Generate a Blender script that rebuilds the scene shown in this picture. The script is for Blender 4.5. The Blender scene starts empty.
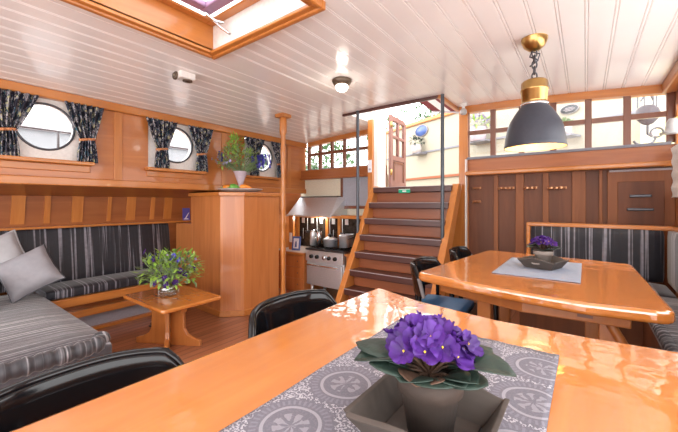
import bpy, bmesh, math, random
from mathutils import Vector, Matrix
PI = math.pi
rnd = random.Random(7)
SC = bpy.context.scene
COL = SC.collection
R = math.radians
FL = -0.4            # lounge and galley floor; the dining platform is z = 0

# ------------------------------------------------------------------ materials
def newmat(name):
    m = bpy.data.materials.new(name); m.use_nodes = True
    nt = m.node_tree
    return m, nt, nt.nodes['Principled BSDF']

def plain(name, col, rough=.5, metal=0., coat=0., emit=None, estr=0., bump=0., bscale=40., var=0.06):
    m, nt, b = newmat(name)
    N, L = nt.nodes, nt.links
    b.inputs['Roughness'].default_value = rough
    b.inputs['Metallic'].default_value = metal
    b.inputs['Coat Weight'].default_value = coat
    b.inputs['Coat Roughness'].default_value = .08
    tc = N.new('ShaderNodeTexCoord'); nz = N.new('ShaderNodeTexNoise')
    nz.inputs['Scale'].default_value = bscale; nz.inputs['Detail'].default_value = 3
    L.new(tc.outputs['Object'], nz.inputs['Vector'])
    rp = N.new('ShaderNodeValToRGB')
    rp.color_ramp.elements[0].position = .3; rp.color_ramp.elements[1].position = .7
    rp.color_ramp.elements[0].color = [max(0, c*(1-var)) for c in col] + [1]
    rp.color_ramp.elements[1].color = [min(1, c*(1+var)) for c in col] + [1]
    L.new(nz.outputs['Fac'], rp.inputs['Fac']); L.new(rp.outputs['Color'], b.inputs['Base Color'])
    if bump:
        bp = N.new('ShaderNodeBump'); bp.inputs['Strength'].default_value = bump; bp.inputs['Distance'].default_value = .01
        L.new(nz.outputs['Fac'], bp.inputs['Height']); L.new(bp.outputs['Normal'], b.inputs['Normal'])
    if emit:
        b.inputs['Emission Color'].default_value = list(emit) + [1]; b.inputs['Emission Strength'].default_value = estr
    return m

def wood(name, c1, c2, axis='X', rough=.3, scale=1., coat=.3, wavy=0., boards=None, bw=.12, groove=.0):
    """grain runs along axis; boards: axis across which separate boards alternate"""
    m, nt, b = newmat(name)
    N, L = nt.nodes, nt.links
    tc = N.new('ShaderNodeTexCoord'); mp = N.new('ShaderNodeMapping')
    s = {'X': (1.2, 14, 14), 'Y': (14, 1.2, 14), 'Z': (14, 14, 1.2)}[axis]
    mp.inputs['Scale'].default_value = [v*scale for v in s]
    L.new(tc.outputs['Object'], mp.inputs['Vector'])
    vec = mp.outputs['Vector']
    nz = N.new('ShaderNodeTexNoise'); nz.inputs['Scale'].default_value = 1.; nz.inputs['Detail'].default_value = 5
    nz.inputs['Distortion'].default_value = 1.2
    fac = nz.outputs['Fac']
    if boards is not None:
        sx = N.new('ShaderNodeSeparateXYZ'); L.new(tc.outputs['Object'], sx.inputs[0])
        dv = N.new('ShaderNodeMath'); dv.operation = 'DIVIDE'; dv.inputs[1].default_value = bw
        L.new(sx.outputs[boards], dv.inputs[0])
        fl = N.new('ShaderNodeMath'); fl.operation = 'FLOOR'; L.new(dv.outputs[0], fl.inputs[0])
        wn = N.new('ShaderNodeTexWhiteNoise'); wn.noise_dimensions = '1D'; L.new(fl.outputs[0], wn.inputs['W'])
        ad = N.new('ShaderNodeVectorMath'); ad.operation = 'ADD'
        sc_ = N.new('ShaderNodeVectorMath'); sc_.operation = 'SCALE'; sc_.inputs['Scale'].default_value = 9.
        L.new(wn.outputs['Color'], sc_.inputs[0]); L.new(vec, ad.inputs[0]); L.new(sc_.outputs[0], ad.inputs[1])
        vec = ad.outputs[0]
        mx = N.new('ShaderNodeMath'); mx.operation = 'MULTIPLY_ADD'; mx.inputs[1].default_value = .5; mx.inputs[2].default_value = -.25
        L.new(wn.outputs['Value'], mx.inputs[0])
        mx.inputs[1].default_value = .35; mx.inputs[2].default_value = -.175
        a2 = N.new('ShaderNodeMath'); a2.operation = 'ADD'; L.new(nz.outputs['Fac'], a2.inputs[0]); L.new(mx.outputs[0], a2.inputs[1])
        fac = a2.outputs[0]
    L.new(vec, nz.inputs['Vector'])
    rp = N.new('ShaderNodeValToRGB')
    rp.color_ramp.elements[0].position = .25; rp.color_ramp.elements[1].position = .75
    rp.color_ramp.elements[0].color = list(c2) + [1]; rp.color_ramp.elements[1].color = list(c1) + [1]
    L.new(fac, rp.inputs['Fac'])
    out = rp.outputs['Color']
    if boards is not None and groove:
        fr = N.new('ShaderNodeMath'); fr.operation = 'FRACT'; L.new(dv.outputs[0], fr.inputs[0])
        lt = N.new('ShaderNodeMath'); lt.operation = 'LESS_THAN'; lt.inputs[1].default_value = groove
        L.new(fr.outputs[0], lt.inputs[0])
        mix = N.new('ShaderNodeMixRGB'); mix.inputs[2].default_value = [c*.25 for c in c2] + [1]
        L.new(lt.outputs[0], mix.inputs[0]); L.new(out, mix.inputs[1]); out = mix.outputs[0]
    L.new(out, b.inputs['Base Color'])
    b.inputs['Roughness'].default_value = rough
    b.inputs['Coat Weight'].default_value = coat; b.inputs['Coat Roughness'].default_value = .06
    if wavy:
        b.inputs['Coat IOR'].default_value = 2.15; b.inputs['Coat Roughness'].default_value = .03
        n2 = N.new('ShaderNodeTexNoise'); n2.inputs['Scale'].default_value = 7.; n2.inputs['Detail'].default_value = 2
        n3 = N.new('ShaderNodeTexNoise'); n3.inputs['Scale'].default_value = 60.; n3.inputs['Detail'].default_value = 2
        L.new(tc.outputs['Object'], n2.inputs['Vector']); L.new(tc.outputs['Object'], n3.inputs['Vector'])
        ml = N.new('ShaderNodeMath'); ml.operation = 'MULTIPLY_ADD'; ml.inputs[1].default_value = .06
        L.new(n3.outputs['Fac'], ml.inputs[0]); L.new(n2.outputs['Fac'], ml.inputs[2])
        bp = N.new('ShaderNodeBump'); bp.inputs['Strength'].default_value = wavy; bp.inputs['Distance'].default_value = .02
        L.new(ml.outputs[0], bp.inputs['Height'])
        L.new(bp.outputs['Normal'], b.inputs['Normal']); L.new(bp.outputs['Normal'], b.inputs['Coat Normal'])
    return m

def stripes(name, axis, pitch=.06, dark=(.012, .011, .018), light=(.26, .25, .29), amount=.6, sheen=.4):
    """crushed velvet with irregular pale ribs across axis"""
    m, nt, b = newmat(name)
    N, L = nt.nodes, nt.links
    tc = N.new('ShaderNodeTexCoord')
    mp = N.new('ShaderNodeMapping')
    sc_ = [.55, .55, .55]; sc_['XYZ'.index(axis)] = 1/pitch
    mp.inputs['Scale'].default_value = sc_
    L.new(tc.outputs['Object'], mp.inputs['Vector'])
    nz = N.new('ShaderNodeTexNoise'); nz.inputs['Scale'].default_value = 1.; nz.inputs['Detail'].default_value = 2.5
    nz.inputs['Roughness'].default_value = .6; nz.inputs['Distortion'].default_value = .08
    L.new(mp.outputs['Vector'], nz.inputs['Vector'])
    rp = N.new('ShaderNodeValToRGB'); e = rp.color_ramp.elements
    e[0].position = .52; e[0].color = list(dark) + [1]
    e[1].position = .63; e[1].color = list(light) + [1]
    x = e.new(.575); x.color = [d*.75+l*.25*amount for d, l in zip(dark, light)] + [1]
    L.new(nz.outputs['Fac'], rp.inputs['Fac'])
    n2 = N.new('ShaderNodeTexNoise'); n2.inputs['Scale'].default_value = 25.; n2.inputs['Detail'].default_value = 4
    L.new(tc.outputs['Object'], n2.inputs['Vector'])
    r2 = N.new('ShaderNodeValToRGB'); r2.color_ramp.elements[0].color = (.45, .45, .45, 1); r2.color_ramp.elements[1].color = (1.3, 1.3, 1.3, 1)
    L.new(n2.outputs['Fac'], r2.inputs['Fac'])
    mm = N.new('ShaderNodeMixRGB'); mm.blend_type = 'MULTIPLY'; mm.inputs[0].default_value = 1
    L.new(rp.outputs['Color'], mm.inputs[1]); L.new(r2.outputs['Color'], mm.inputs[2])
    L.new(mm.outputs[0], b.inputs['Base Color'])
    b.inputs['Roughness'].default_value = .55
    b.inputs['Sheen Weight'].default_value = sheen; b.inputs['Sheen Roughness'].default_value = .4
    bp = N.new('ShaderNodeBump'); bp.inputs['Strength'].default_value = .5; bp.inputs['Distance'].default_value = .01
    L.new(nz.outputs['Fac'], bp.inputs['Height']); L.new(bp.outputs['Normal'], b.inputs['Normal'])
    return m

def curtain_cloth():
    m, nt, b = newmat('printed navy curtain cloth')
    N, L = nt.nodes, nt.links
    tc = N.new('ShaderNodeTexCoord')
    v = N.new('ShaderNodeTexVoronoi'); v.inputs['Scale'].default_value = 62; v.feature = 'F1'
    mpc = N.new('ShaderNodeMapping'); mpc.inputs['Scale'].default_value = (1, 1, .5); L.new(tc.outputs['Object'], mpc.inputs['Vector'])
    n0 = N.new('ShaderNodeTexNoise'); n0.inputs['Scale'].default_value = 30; n0.inputs['Detail'].default_value = 3
    L.new(tc.outputs['Object'], n0.inputs['Vector'])
    ad = N.new('ShaderNodeMixRGB'); ad.inputs[0].default_value = .06
    L.new(mpc.outputs['Vector'], ad.inputs[1]); L.new(n0.outputs['Color'], ad.inputs[2])
    L.new(ad.outputs[0], v.inputs['Vector'])
    sp = N.new('ShaderNodeSeparateXYZ'); L.new(v.outputs['Color'], sp.inputs[0])
    rp = N.new('ShaderNodeValToRGB'); rp.color_ramp.interpolation = 'CONSTANT'
    e = rp.color_ramp.elements
    e[0].position = 0; e[0].color = (.006, .007, .018, 1); e[1].position = .66; e[1].color = (.27, .26, .29, 1)
    for p, c in ((.44, (.012, .016, .04)), (.56, (.07, .07, .10)), (.83, (.42, .39, .22)), (.87, (.03, .10, .14)), (.92, (.48, .46, .45))):
        q = e.new(p); q.color = list(c) + [1]
    L.new(sp.outputs[0], rp.inputs['Fac']); L.new(rp.outputs['Color'], b.inputs['Base Color'])
    b.inputs['Roughness'].default_value = .8
    return m

def lace(name, size, c_dark, c_light, c_mid):
    """woven runner with round medallions"""
    m, nt, b = newmat(name)
    N, L = nt.nodes, nt.links
    def M(op, a, bb=None, c=None):
        n = N.new('ShaderNodeMath'); n.operation = op
        for i, q in enumerate((a, bb, c)):
            if q is None: continue
            if isinstance(q, (int, float)): n.inputs[i].default_value = q
            else: L.new(q, n.inputs[i])
        return n.outputs[0]
    tc = N.new('ShaderNodeTexCoord'); s = N.new('ShaderNodeSeparateXYZ'); L.new(tc.outputs['Object'], s.inputs[0])
    u = M('SUBTRACT', M('FRACT', M('ADD', M('DIVIDE', s.outputs[0], size), 20.0)), .5)
    v = M('SUBTRACT', M('FRACT', M('ADD', M('DIVIDE', s.outputs[1], size), 20.0)), .5)
    r = M('SQRT', M('ADD', M('MULTIPLY', u, u), M('MULTIPLY', v, v)))
    a = M('ARCTAN2', v, u)
    nz = N.new('ShaderNodeTexNoise'); nz.inputs['Scale'].default_value = 220; nz.inputs['Detail'].default_value = 2
    L.new(tc.outputs['Object'], nz.inputs['Vector'])
    n2 = N.new('ShaderNodeTexNoise'); n2.inputs['Scale'].default_value = 60; n2.inputs['Detail'].default_value = 3
    L.new(tc.outputs['Object'], n2.inputs['Vector'])
    petal = M('MULTIPLY', M('SINE', M('MULTIPLY', a, 24)), .018)
    rr = M('ADD', r, petal)
    outside = M('GREATER_THAN', rr, .475)                     # net ground between the medallions
    ring1 = M('MULTIPLY', M('GREATER_THAN', r, .29), M('LESS_THAN', r, .33))
    beads = M('MULTIPLY', M('GREATER_THAN', M('SINE', M('MULTIPLY', a, 40)), .2), M('MULTIPLY', M('GREATER_THAN', r, .36), M('LESS_THAN', r, .44)))
    core = M('MULTIPLY', M('LESS_THAN', r, .2), M('GREATER_THAN', M('ADD', M('MULTIPLY', M('SINE', M('MULTIPLY', a, 8)), .12), n2.outputs['Fac']), .5))
    spec = M('GREATER_THAN', nz.outputs['Fac'], .52)
    lightmask = M('MAXIMUM', M('MULTIPLY', outside, spec), M('MULTIPLY', M('MAXIMUM', ring1, M('MULTIPLY', core, .7)), .55))
    mid = M('MAXIMUM', M('MULTIPLY', beads, .7), M('MULTIPLY', spec, .25))
    x1 = N.new('ShaderNodeMixRGB'); x1.inputs[1].default_value = list(c_dark)+[1]; x1.inputs[2].default_value = list(c_mid)+[1]
    L.new(mid, x1.inputs[0])
    x2 = N.new('ShaderNodeMixRGB'); x2.inputs[2].default_value = list(c_light)+[1]
    L.new(lightmask, x2.inputs[0]); L.new(x1.outputs[0], x2.inputs[1]); L.new(x2.outputs[0], b.inputs['Base Color'])
    b.inputs['Roughness'].default_value = .75
    bp = N.new('ShaderNodeBump'); bp.inputs['Strength'].default_value = .4; bp.inputs['Distance'].default_value = .003
    L.new(lightmask, bp.inputs['Height']); L.new(bp.outputs['Normal'], b.inputs['Normal'])
    return m

def glass(name, tint=(1, 1, 1), gloss=.08, rough=0.):
    m = bpy.data.materials.new(name); m.use_nodes = True
    N, L = m.node_tree.nodes, m.node_tree.links
    N.remove(N['Principled BSDF'])
    t = N.new('ShaderNodeBsdfTransparent'); t.inputs[0].default_value = list(tint)+[1]
    g = N.new('ShaderNodeBsdfGlossy'); g.inputs['Roughness'].default_value = rough
    mx = N.new('ShaderNodeMixShader'); mx.inputs[0].default_value = gloss
    L.new(t.outputs[0], mx.inputs[1]); L.new(g.outputs[0], mx.inputs[2]); L.new(mx.outputs[0], N['Material Output'].inputs[0])
    return m

OR1, OR2 = (.58, .218, .050), (.45, .148, .029)
M = {}
M['oakX'] = wood('golden wood grain along x', OR1, OR2, 'X')
M['oakY'] = wood('golden wood grain along y', OR1, OR2, 'Y')
M['oakZ'] = wood('golden wood upright grain', OR1, OR2, 'Z')
M['wallwood'] = wood('varnished wall boards', (.55, .195, .048), (.41, .126, .027), 'Y', scale=.6)
M['hull'] = wood('varnished hull boards', (.37, .12, .031), (.25, .07, .017), 'Y', rough=.4, scale=.6)
M['cab'] = wood('upright cabinet boards', (.60, .225, .070), (.47, .155, .042), 'Z', boards=0, bw=.11, scale=.8)
M['cabY'] = wood('upright cabinet boards side', (.60, .225, .070), (.47, .155, .042), 'Z', boards=1, bw=.11, scale=.8)
M['dark'] = wood('reddish brown panelling', (.18, .056, .018), (.095, .027, .008), 'Z', rough=.55, scale=.7, coat=0)
M['batten'] = wood('lighter upright battens', (.29, .096, .027), (.21, .064, .016), 'Z', rough=.55, coat=0)
M['beam'] = wood('window beam wood', (.42, .135, .034), (.30, .086, .020), 'X', rough=.38, coat=.1)
M['mull'] = wood('window mullion wood', (.22, .075, .035), (.15, .05, .024), 'Z', rough=.3)
M['table'] = wood('glossy varnished table wood', (.66, .235, .045), (.54, .17, .028), 'Y', rough=.2, coat=1., wavy=.16)
M['tablec'] = wood('glossy coffee table wood', (.66, .235, .045), (.54, .17, .028), 'X', rough=.2, coat=.8, wavy=.08)
M['tableleg'] = wood('varnished table leg wood', (.52, .19, .05), (.40, .13, .03), 'Z')
M['tread'] = wood('dark red stair treads', (.10, .030, .022), (.055, .016, .012), 'X', rough=.38, coat=.15)
M['riser'] = wood('brown stair risers', (.34, .10, .034), (.24, .064, .021), 'X', rough=.4, coat=.1)
M['nosing'] = plain('worn pale nosing', (.40, .35, .36), .4)  # pale colour for the tread front strips and other small trims
M['floor'] = wood('teak deck boards', (.42, .17, .085), (.26, .09, .042), 'Y', rough=.28, boards=0, bw=.1, groove=.09, coat=.4)
M['platform'] = wood('platform boards', (.30, .115, .055), (.17, .058, .027), 'Y', rough=.3, boards=0, bw=.085, groove=.06)
M['ceil'] = plain('gloss white ceiling paint', (.93, .895, .875), .2, 0, .25, bump=.05, bscale=3., var=.015)
M['white'] = plain('white paint', (.82, .79, .75), .35)
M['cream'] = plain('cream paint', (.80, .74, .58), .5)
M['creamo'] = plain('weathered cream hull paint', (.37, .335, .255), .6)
M['velvY'] = stripes('striped grey velvet across y', 'Y', .030)
M['velvX'] = stripes('striped grey velvet across x', 'X', .026)
M['velvS'] = stripes('striped grey velvet with painted sheen across x', 'X', pitch=.020, dark=(.085, .082, .095), light=(.50, .49, .52), amount=1.3)  # paler copy of the velvet for the chaise, sheen put into the colour
M['velvR'] = stripes('striped grey velvet painted as lit across y', 'Y', pitch=.03, dark=(.05, .048, .055), light=(.36, .35, .37), amount=1.)  # paler velvet copy, light caught by the pile painted into the colour
M['pillow'] = plain('light grey cotton', (.40, .395, .41), .85, bump=.3, bscale=18, var=.05)
M['pillow2'] = plain('mid grey cotton', (.31, .305, .33), .85, bump=.3, bscale=18, var=.05)
M['cloth'] = curtain_cloth()
M['tie'] = plain('orange tieback cloth', (.55, .22, .09), .7)
M['black'] = plain('black lacquer', (.005, .005, .006), .12, 0, .15, bump=.03, bscale=9)
M['black'].node_tree.nodes['Principled BSDF'].inputs['Specular IOR Level'].default_value = .3
M['rim'] = plain('painted highlight on lacquer edge', (.30, .29, .30), .3, .3)  # pale colour stands in for thin highlights on the black chair edges
M['blue'] = plain('blue seat leather', (.015, .15, .36), .4)
M['steel'] = plain('brushed stainless steel', (.72, .76, .80), .38, .7, bump=.05, bscale=60)
M['steeld'] = plain('dark steel', (.10, .10, .11), .35, .8)
M['pole'] = plain('dark grey painted steel', (.07, .08, .095), .35, .3)
M['brass'] = plain('polished brass', (.52, .33, .12), .28, 1.)
M['copper'] = plain('copper pegs', (.68, .34, .18), .3, .6)
M['bronze'] = plain('bronze lamp base', (.14, .10, .07), .4, .6)
M['shade'] = plain('matt anthracite enamel', (.040, .044, .060), .45, .1)
M['shadein'] = plain('cream enamel', (.80, .62, .32), .5)
M['bulb'] = plain('lit bulb', (1, .9, .7), .4, emit=(1, .78, .45), estr=6)
M['dome'] = plain('lit opal glass', (1, .95, .88), .3, emit=(1, .88, .74), estr=2.2)
M['terra'] = plain('brown clay pot', (.055, .038, .030), .75, bump=.2, bscale=30, var=.15)
M['stone'] = plain('grey stone tray pot', (.30, .26, .23), .7)
M['traywood'] = wood('weathered grey brown tray wood', (.100, .080, .068), (.052, .040, .033), 'X', rough=.75, coat=0)
M['soil'] = plain('potting soil', (.02, .014, .01), .9, bump=.6, bscale=90)
M['leaf'] = plain('dark violet leaf', (.024, .044, .034), .5, bump=.35, bscale=45, var=.3)
M['leaf2'] = plain('bronze leaf underside', (.10, .055, .035), .6, bump=.3, bscale=45, var=.2)
M['leafl'] = plain('fresh green leaf', (.27, .45, .07), .5, var=.35, bscale=12)
M['leafm'] = plain('sage green leaf', (.21, .31, .14), .6, var=.35, bscale=12)
M['petal'] = plain('deep violet petal', (.066, .013, .185), .6, var=.4, bscale=30)
M['petalb'] = plain('blue flower', (.085, .075, .48), .6, var=.35, bscale=30)
M['petall'] = plain('pale lilac flower', (.38, .33, .55), .6, var=.3, bscale=30)
M['yellow'] = plain('yellow flower centre', (.85, .55, .03), .6)
M['orange'] = plain('orange pepper skin', (.9, .28, .02), .3, coat=.3)
M['green'] = plain('green pepper skin', (.12, .38, .04), .3, coat=.3)
M['plate'] = plain('pale grey plate', (.52, .46, .44), .4, bump=.3, bscale=90, var=.15)
M['lilacvase'] = plain('lilac glazed vase', (.56, .46, .52), .25, coat=.4)
M['glassjar'] = glass('clear cut glass', (.93, .95, .93), .22, .05)
M['pane'] = glass('window glass', (.98, .99, 1.), .05)
M['runner'] = lace('dark lace runner', .168, (.145, .14, .17), (.43, .42, .46), (.225, .22, .265))
M['runner2'] = plain('pale blue grey linen', (.25, .285, .36), .8, bump=.3, bscale=120, var=.07)
M['sash'] = plain('mauve sash paint', (.33, .19, .30), .4)
M['greykick'] = plain('grey painted plinth', (.36, .37, .42), .4)
M['darkglass'] = plain('dark tiled splashback', (.035, .028, .024), .25, var=.5, bscale=18)
M['chrome'] = plain('chrome', (.75, .75, .76), .12, 1.)
M['signblue'] = plain('blue enamel', (.07, .12, .33), .3)
M['signgreen'] = plain('green sign', (.0, .38, .20), .5)
M['text'] = plain('pale lettering', (.8, .85, .8), .5)
M['darkline'] = plain('grey paint band', (.20, .20, .23), .5)
M['pinkdoor'] = wood('faded pink brown door', (.27, .125, .10), (.21, .09, .07), 'Z', rough=.4)
M['awnred'] = plain('awning red', (.17, .014, .024), .7)
M['tree'] = plain('tree foliage', (.065, .145, .045), .6, var=.4, bscale=5)
M['bark'] = plain('bark', (.12, .08, .05), .9)
M['deck'] = wood('pale deck boards', (.36, .30, .23), (.29, .23, .18), 'Y', rough=.6, boards=0, bw=.1, groove=.05, coat=0)
M['water'] = plain('grey canal water', (.28, .31, .33), .15, bump=.4, bscale=3)
M['bank'] = plain('pale far bank', (.22, .22, .228), .8, var=.15, bscale=.4)
M['lacew'] = plain('white lace cloth', (.80, .78, .75), .8, bump=.6, bscale=60)
M['card'] = plain('blue violet leaflet', (.10, .09, .40), .4)
M['cardw'] = plain('white print', (.8, .8, .85), .5)
M['ovalgrey'] = plain('dark grey enamel', (.05, .055, .06), .6)
M['blockp'] = plain('dark mauve painted block', (.05, .036, .042), .5)
M['sail'] = plain('pale yellow canvas', (.72, .66, .36), .8)
M['lampgrey'] = plain('grey lamp glass', (.45, .44, .43), .3)

# ------------------------------------------------------------------ mesh builder
class MB:
    def __init__(s): s.v = []; s.f = []; s.sm = []
    def add(s, vs, fs, mat=None, smooth=False):
        o = len(s.v)
        for p in vs:
            p = Vector(p)
            if mat is not None: p = mat @ p
            s.v.append(p)
        for f in fs: s.f.append(tuple(i+o for i in f)); s.sm.append(smooth)
        return s
    def box(s, x0, y0, z0, x1, y1, z1, mat=None):
        vs = [(x0,y0,z0),(x1,y0,z0),(x1,y1,z0),(x0,y1,z0),(x0,y0,z1),(x1,y0,z1),(x1,y1,z1),(x0,y1,z1)]
        return s.add(vs, [(3,2,1,0),(4,5,6,7),(0,1,5,4),(1,2,6,5),(2,3,7,6),(3,0,4,7)], mat)
    def hexa(s, b4, t4, mat=None):
        return s.add(list(b4)+list(t4), [(3,2,1,0),(4,5,6,7),(0,1,5,4),(1,2,6,5),(2,3,7,6),(3,0,4,7)], mat)
    def prism(s, poly, z0, z1, mat=None, smooth=False):
        n = len(poly)
        vs = [(p[0],p[1],z0) for p in poly]+[(p[0],p[1],z1) for p in poly]
        s.add(vs, [tuple(range(n-1,-1,-1)), tuple(range(n,2*n))], mat)
        o = len(s.v)-2*n
        for i in range(n):
            j = (i+1) % n
            s.f.append((o+i,o+j,o+n+j,o+n+i)); s.sm.append(smooth)
        return s
    def tube(s, pts, r, seg=8, mat=None, cap=True):
        pts = [Vector(p) for p in pts]; n = len(pts)
        rs = r if isinstance(r, (list, tuple)) else [r]*n
        vs = []; up = None
        for i in range(n):
            d = (pts[min(i+1,n-1)]-pts[max(i-1,0)]).normalized()
            if up is None: up = Vector((0,0,1)) if abs(d.z) < .9 else Vector((1,0,0))
            a = d.cross(up).normalized(); b = a.cross(d).normalized(); up = b
            for k in range(seg):
                t = 2*PI*k/seg
                vs.append(pts[i]+rs[i]*(math.cos(t)*a+math.sin(t)*b))
        fs = [(i*seg+k, i*seg+(k+1)%seg, (i+1)*seg+(k+1)%seg, (i+1)*seg+k) for i in range(n-1) for k in range(seg)]
        s.add(vs, fs, mat, True)
        if cap: s.add(vs[:seg], [tuple(range(seg))], mat); s.add(vs[-seg:], [tuple(range(seg-1,-1,-1))], mat)
        return s
    def lathe(s, prof, seg=24, mat=None, smooth=True, cap=False):
        vs = []; n = len(prof)
        for r, z in prof:
            for k in range(seg):
                t = 2*PI*k/seg; vs.append((r*math.cos(t), r*math.sin(t), z))
        fs = [(i*seg+k, i*seg+(k+1)%seg, (i+1)*seg+(k+1)%seg, (i+1)*seg+k) for i in range(n-1) for k in range(seg)]
        s.add(vs, fs, mat, smooth)
        if cap:
            s.add(vs[:seg], [tuple(range(seg-1,-1,-1))], mat); s.add(vs[-seg:], [tuple(range(seg))], mat)
        return s
    def grid(s, P, mat=None, smooth=True, close=False):
        n, m = len(P), len(P[0])
        vs = [p for row in P for p in row]
        fs = [(i*m+j, i*m+(j+1)%m, (i+1)*m+(j+1)%m, (i+1)*m+j) for i in range(n-1) for j in range(m if close else m-1)]
        return s.add(vs, fs, mat, smooth)
    def build(s, name, mat, parent=None, bevel=0., solid=0., sub=0, seg=2):
        me = bpy.data.meshes.new(name)
        me.from_pydata([tuple(p) for p in s.v], [], s.f)
        me.polygons.foreach_set('use_smooth', s.sm)
        bm = bmesh.new(); bm.from_mesh(me); bmesh.ops.recalc_face_normals(bm, faces=bm.faces); bm.to_mesh(me); bm.free()
        me.materials.append(mat)
        o = bpy.data.objects.new(name, me); COL.objects.link(o)
        if parent: o.parent = parent
        if solid:
            md = o.modifiers.new('solid', 'SOLIDIFY'); md.thickness = solid; md.offset = 0
        if bevel:
            md = o.modifiers.new('bevel', 'BEVEL'); md.width = bevel; md.segments = seg; md.limit_method = 'ANGLE'; md.angle_limit = R(40)
        if sub:
            md = o.modifiers.new('sub', 'SUBSURF'); md.levels = sub; md.render_levels = sub
        return o

def T(x=0, y=0, z=0, rz=0, rx=0, ry=0, s=1):
    return Matrix.Translation((x,y,z)) @ Matrix.Rotation(rz,4,'Z') @ Matrix.Rotation(ry,4,'Y') @ Matrix.Rotation(rx,4,'X') @ Matrix.Scale(s,4)
def thing(name, label, cat, loc=(0,0,0), rz=0, group=None):
    o = bpy.data.objects.new(name, None); COL.objects.link(o)
    o.location = loc; o.rotation_euler = (0,0,rz); o.empty_display_size = .1
    return tag(o, label, cat, group)
def tag(o, label, cat, group=None, kind=None):
    o['label'] = label; o['category'] = cat
    if group: o['group'] = group
    if kind: o['kind'] = kind
    return o
def struct(o, label=None, cat=None):
    o['kind'] = 'structure'
    if label: o['label'] = label
    if cat: o['category'] = cat
    return o
def copy_tree(o, parent=None):
    c = o.copy(); COL.objects.link(c)
    if parent: c.parent = parent
    for ch in list(o.children): copy_tree(ch, c)
    return c
def B(*a): return MB().box(*a)
def softbox(x0, y0, z0, x1, y1, z1, r=.04, nx=6, ny=6, puff=.02):
    """upholstered cushion: rounded box with a domed top"""
    mb = MB(); bm = bmesh.new()
    bmesh.ops.create_cube(bm, size=1)
    bmesh.ops.subdivide_edges(bm, edges=bm.edges[:], cuts=7, use_grid_fill=True)
    X, Y, Z = (x1-x0)/2, (y1-y0)/2, (z1-z0)/2
    vs = []
    for v in bm.verts:
        p = Vector((v.co.x*2*X, v.co.y*2*Y, v.co.z*2*Z))
        q = Vector((max(-X+r, min(X-r, p.x)), max(-Y+r, min(Y-r, p.y)), max(-Z+r, min(Z-r, p.z))))
        d = p-q
        if d.length > 1e-9: p = q + d.normalized()*min(d.length, r)
        k = (1-(p.x/X)**2)*(1-(p.y/Y)**2)
        if p.z > 0: p.z += puff*max(0, k)**.5
        vs.append(p+Vector(((x0+x1)/2, (y0+y1)/2, (z0+z1)/2)))
    mb.add(vs, [[v.index for v in f.verts] for f in bm.faces], None, True); bm.free()
    return mb

def cz(x): return 2.44-.018*(x+2)**2

# ------------------------------------------------------------------ camera
cam = bpy.data.cameras.new('camera'); co = bpy.data.objects.new('camera', cam); COL.objects.link(co)
cam.sensor_width = 36; cam.lens = 331/678*36; cam.shift_y = -13/678; cam.clip_start = .05
co.location = (0, 0, 1.15); co.rotation_euler = (PI/2, 0, R(36.7)); SC.camera = co

# ------------------------------------------------------------------ setting
YB = -3.2      # wall behind
struct(B(-6.2, YB, FL-.06, 1.0, 5.0, FL).build('floor', M['floor']))
struct(B(-1.28, YB, FL, .72, 4.56, 0).build('floor_platform', M['platform']))

# ceiling: beaded boards along y, cambered, with the skylight and hatch openings, plus an unseen one added for light
def ceiling():
    xs = []
    x = -4.56; pitch = .152
    base = [-4.56]
    k = -2.58 - 14*pitch
    while k < .75:
        if k > -4.5: base += [(k-.013, 0), (k-.009, .008), (k-.005, 0), (k+.005, 0), (k+.009, .008), (k+.013, 0)]
        k += pitch
    pts = [(-4.56, 0)] + [b for b in base[1:]] + [(.74, 0)]
    for e in (-2.75, -1.4, -2.57, -1.33):
        pts = [p for p in pts if abs(p[0]-e) > .02] + [(e, 0)]
    pts.sort()
    mb = MB()
    ys = [YB, -2.6, -.9, .2, 1.65, 3.88, 4.56, 4.92]
    def hole(x, j):
        y = (ys[j]+ys[j+1])/2
        if -2.57 < x < -1.33 and (.2 < y < 1.65 or -2.6 < y < -.9): return True
        if -2.75 < x < -1.4 and y > 3.88: return True
        return x > -1.4 and y > 4.56
    for (a, da), (b, db) in zip(pts, pts[1:]):
        for j in range(len(ys)-1):
            if hole((a+b)/2, j): continue
            za, zb = cz(a)+da, cz(b)+db
            mb.add([(a, ys[j], za), (b, ys[j], zb), (b, ys[j+1], zb), (a, ys[j+1], za)], [(0, 1, 2, 3)])
    o = mb.build('ceiling', M['ceil'])
    bm = bmesh.new(); bm.from_mesh(o.data); bmesh.ops.remove_doubles(bm, verts=bm.verts, dist=1e-5)
    for f in bm.faces:
        f.normal_update()
        if f.normal.z > 0: f.normal_flip()
    bm.to_mesh(o.data); bm.free()
    md = o.modifiers.new('s', 'SOLIDIFY'); md.thickness = .03; md.offset = -1
    return struct(o)
cl = ceiling()
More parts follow.
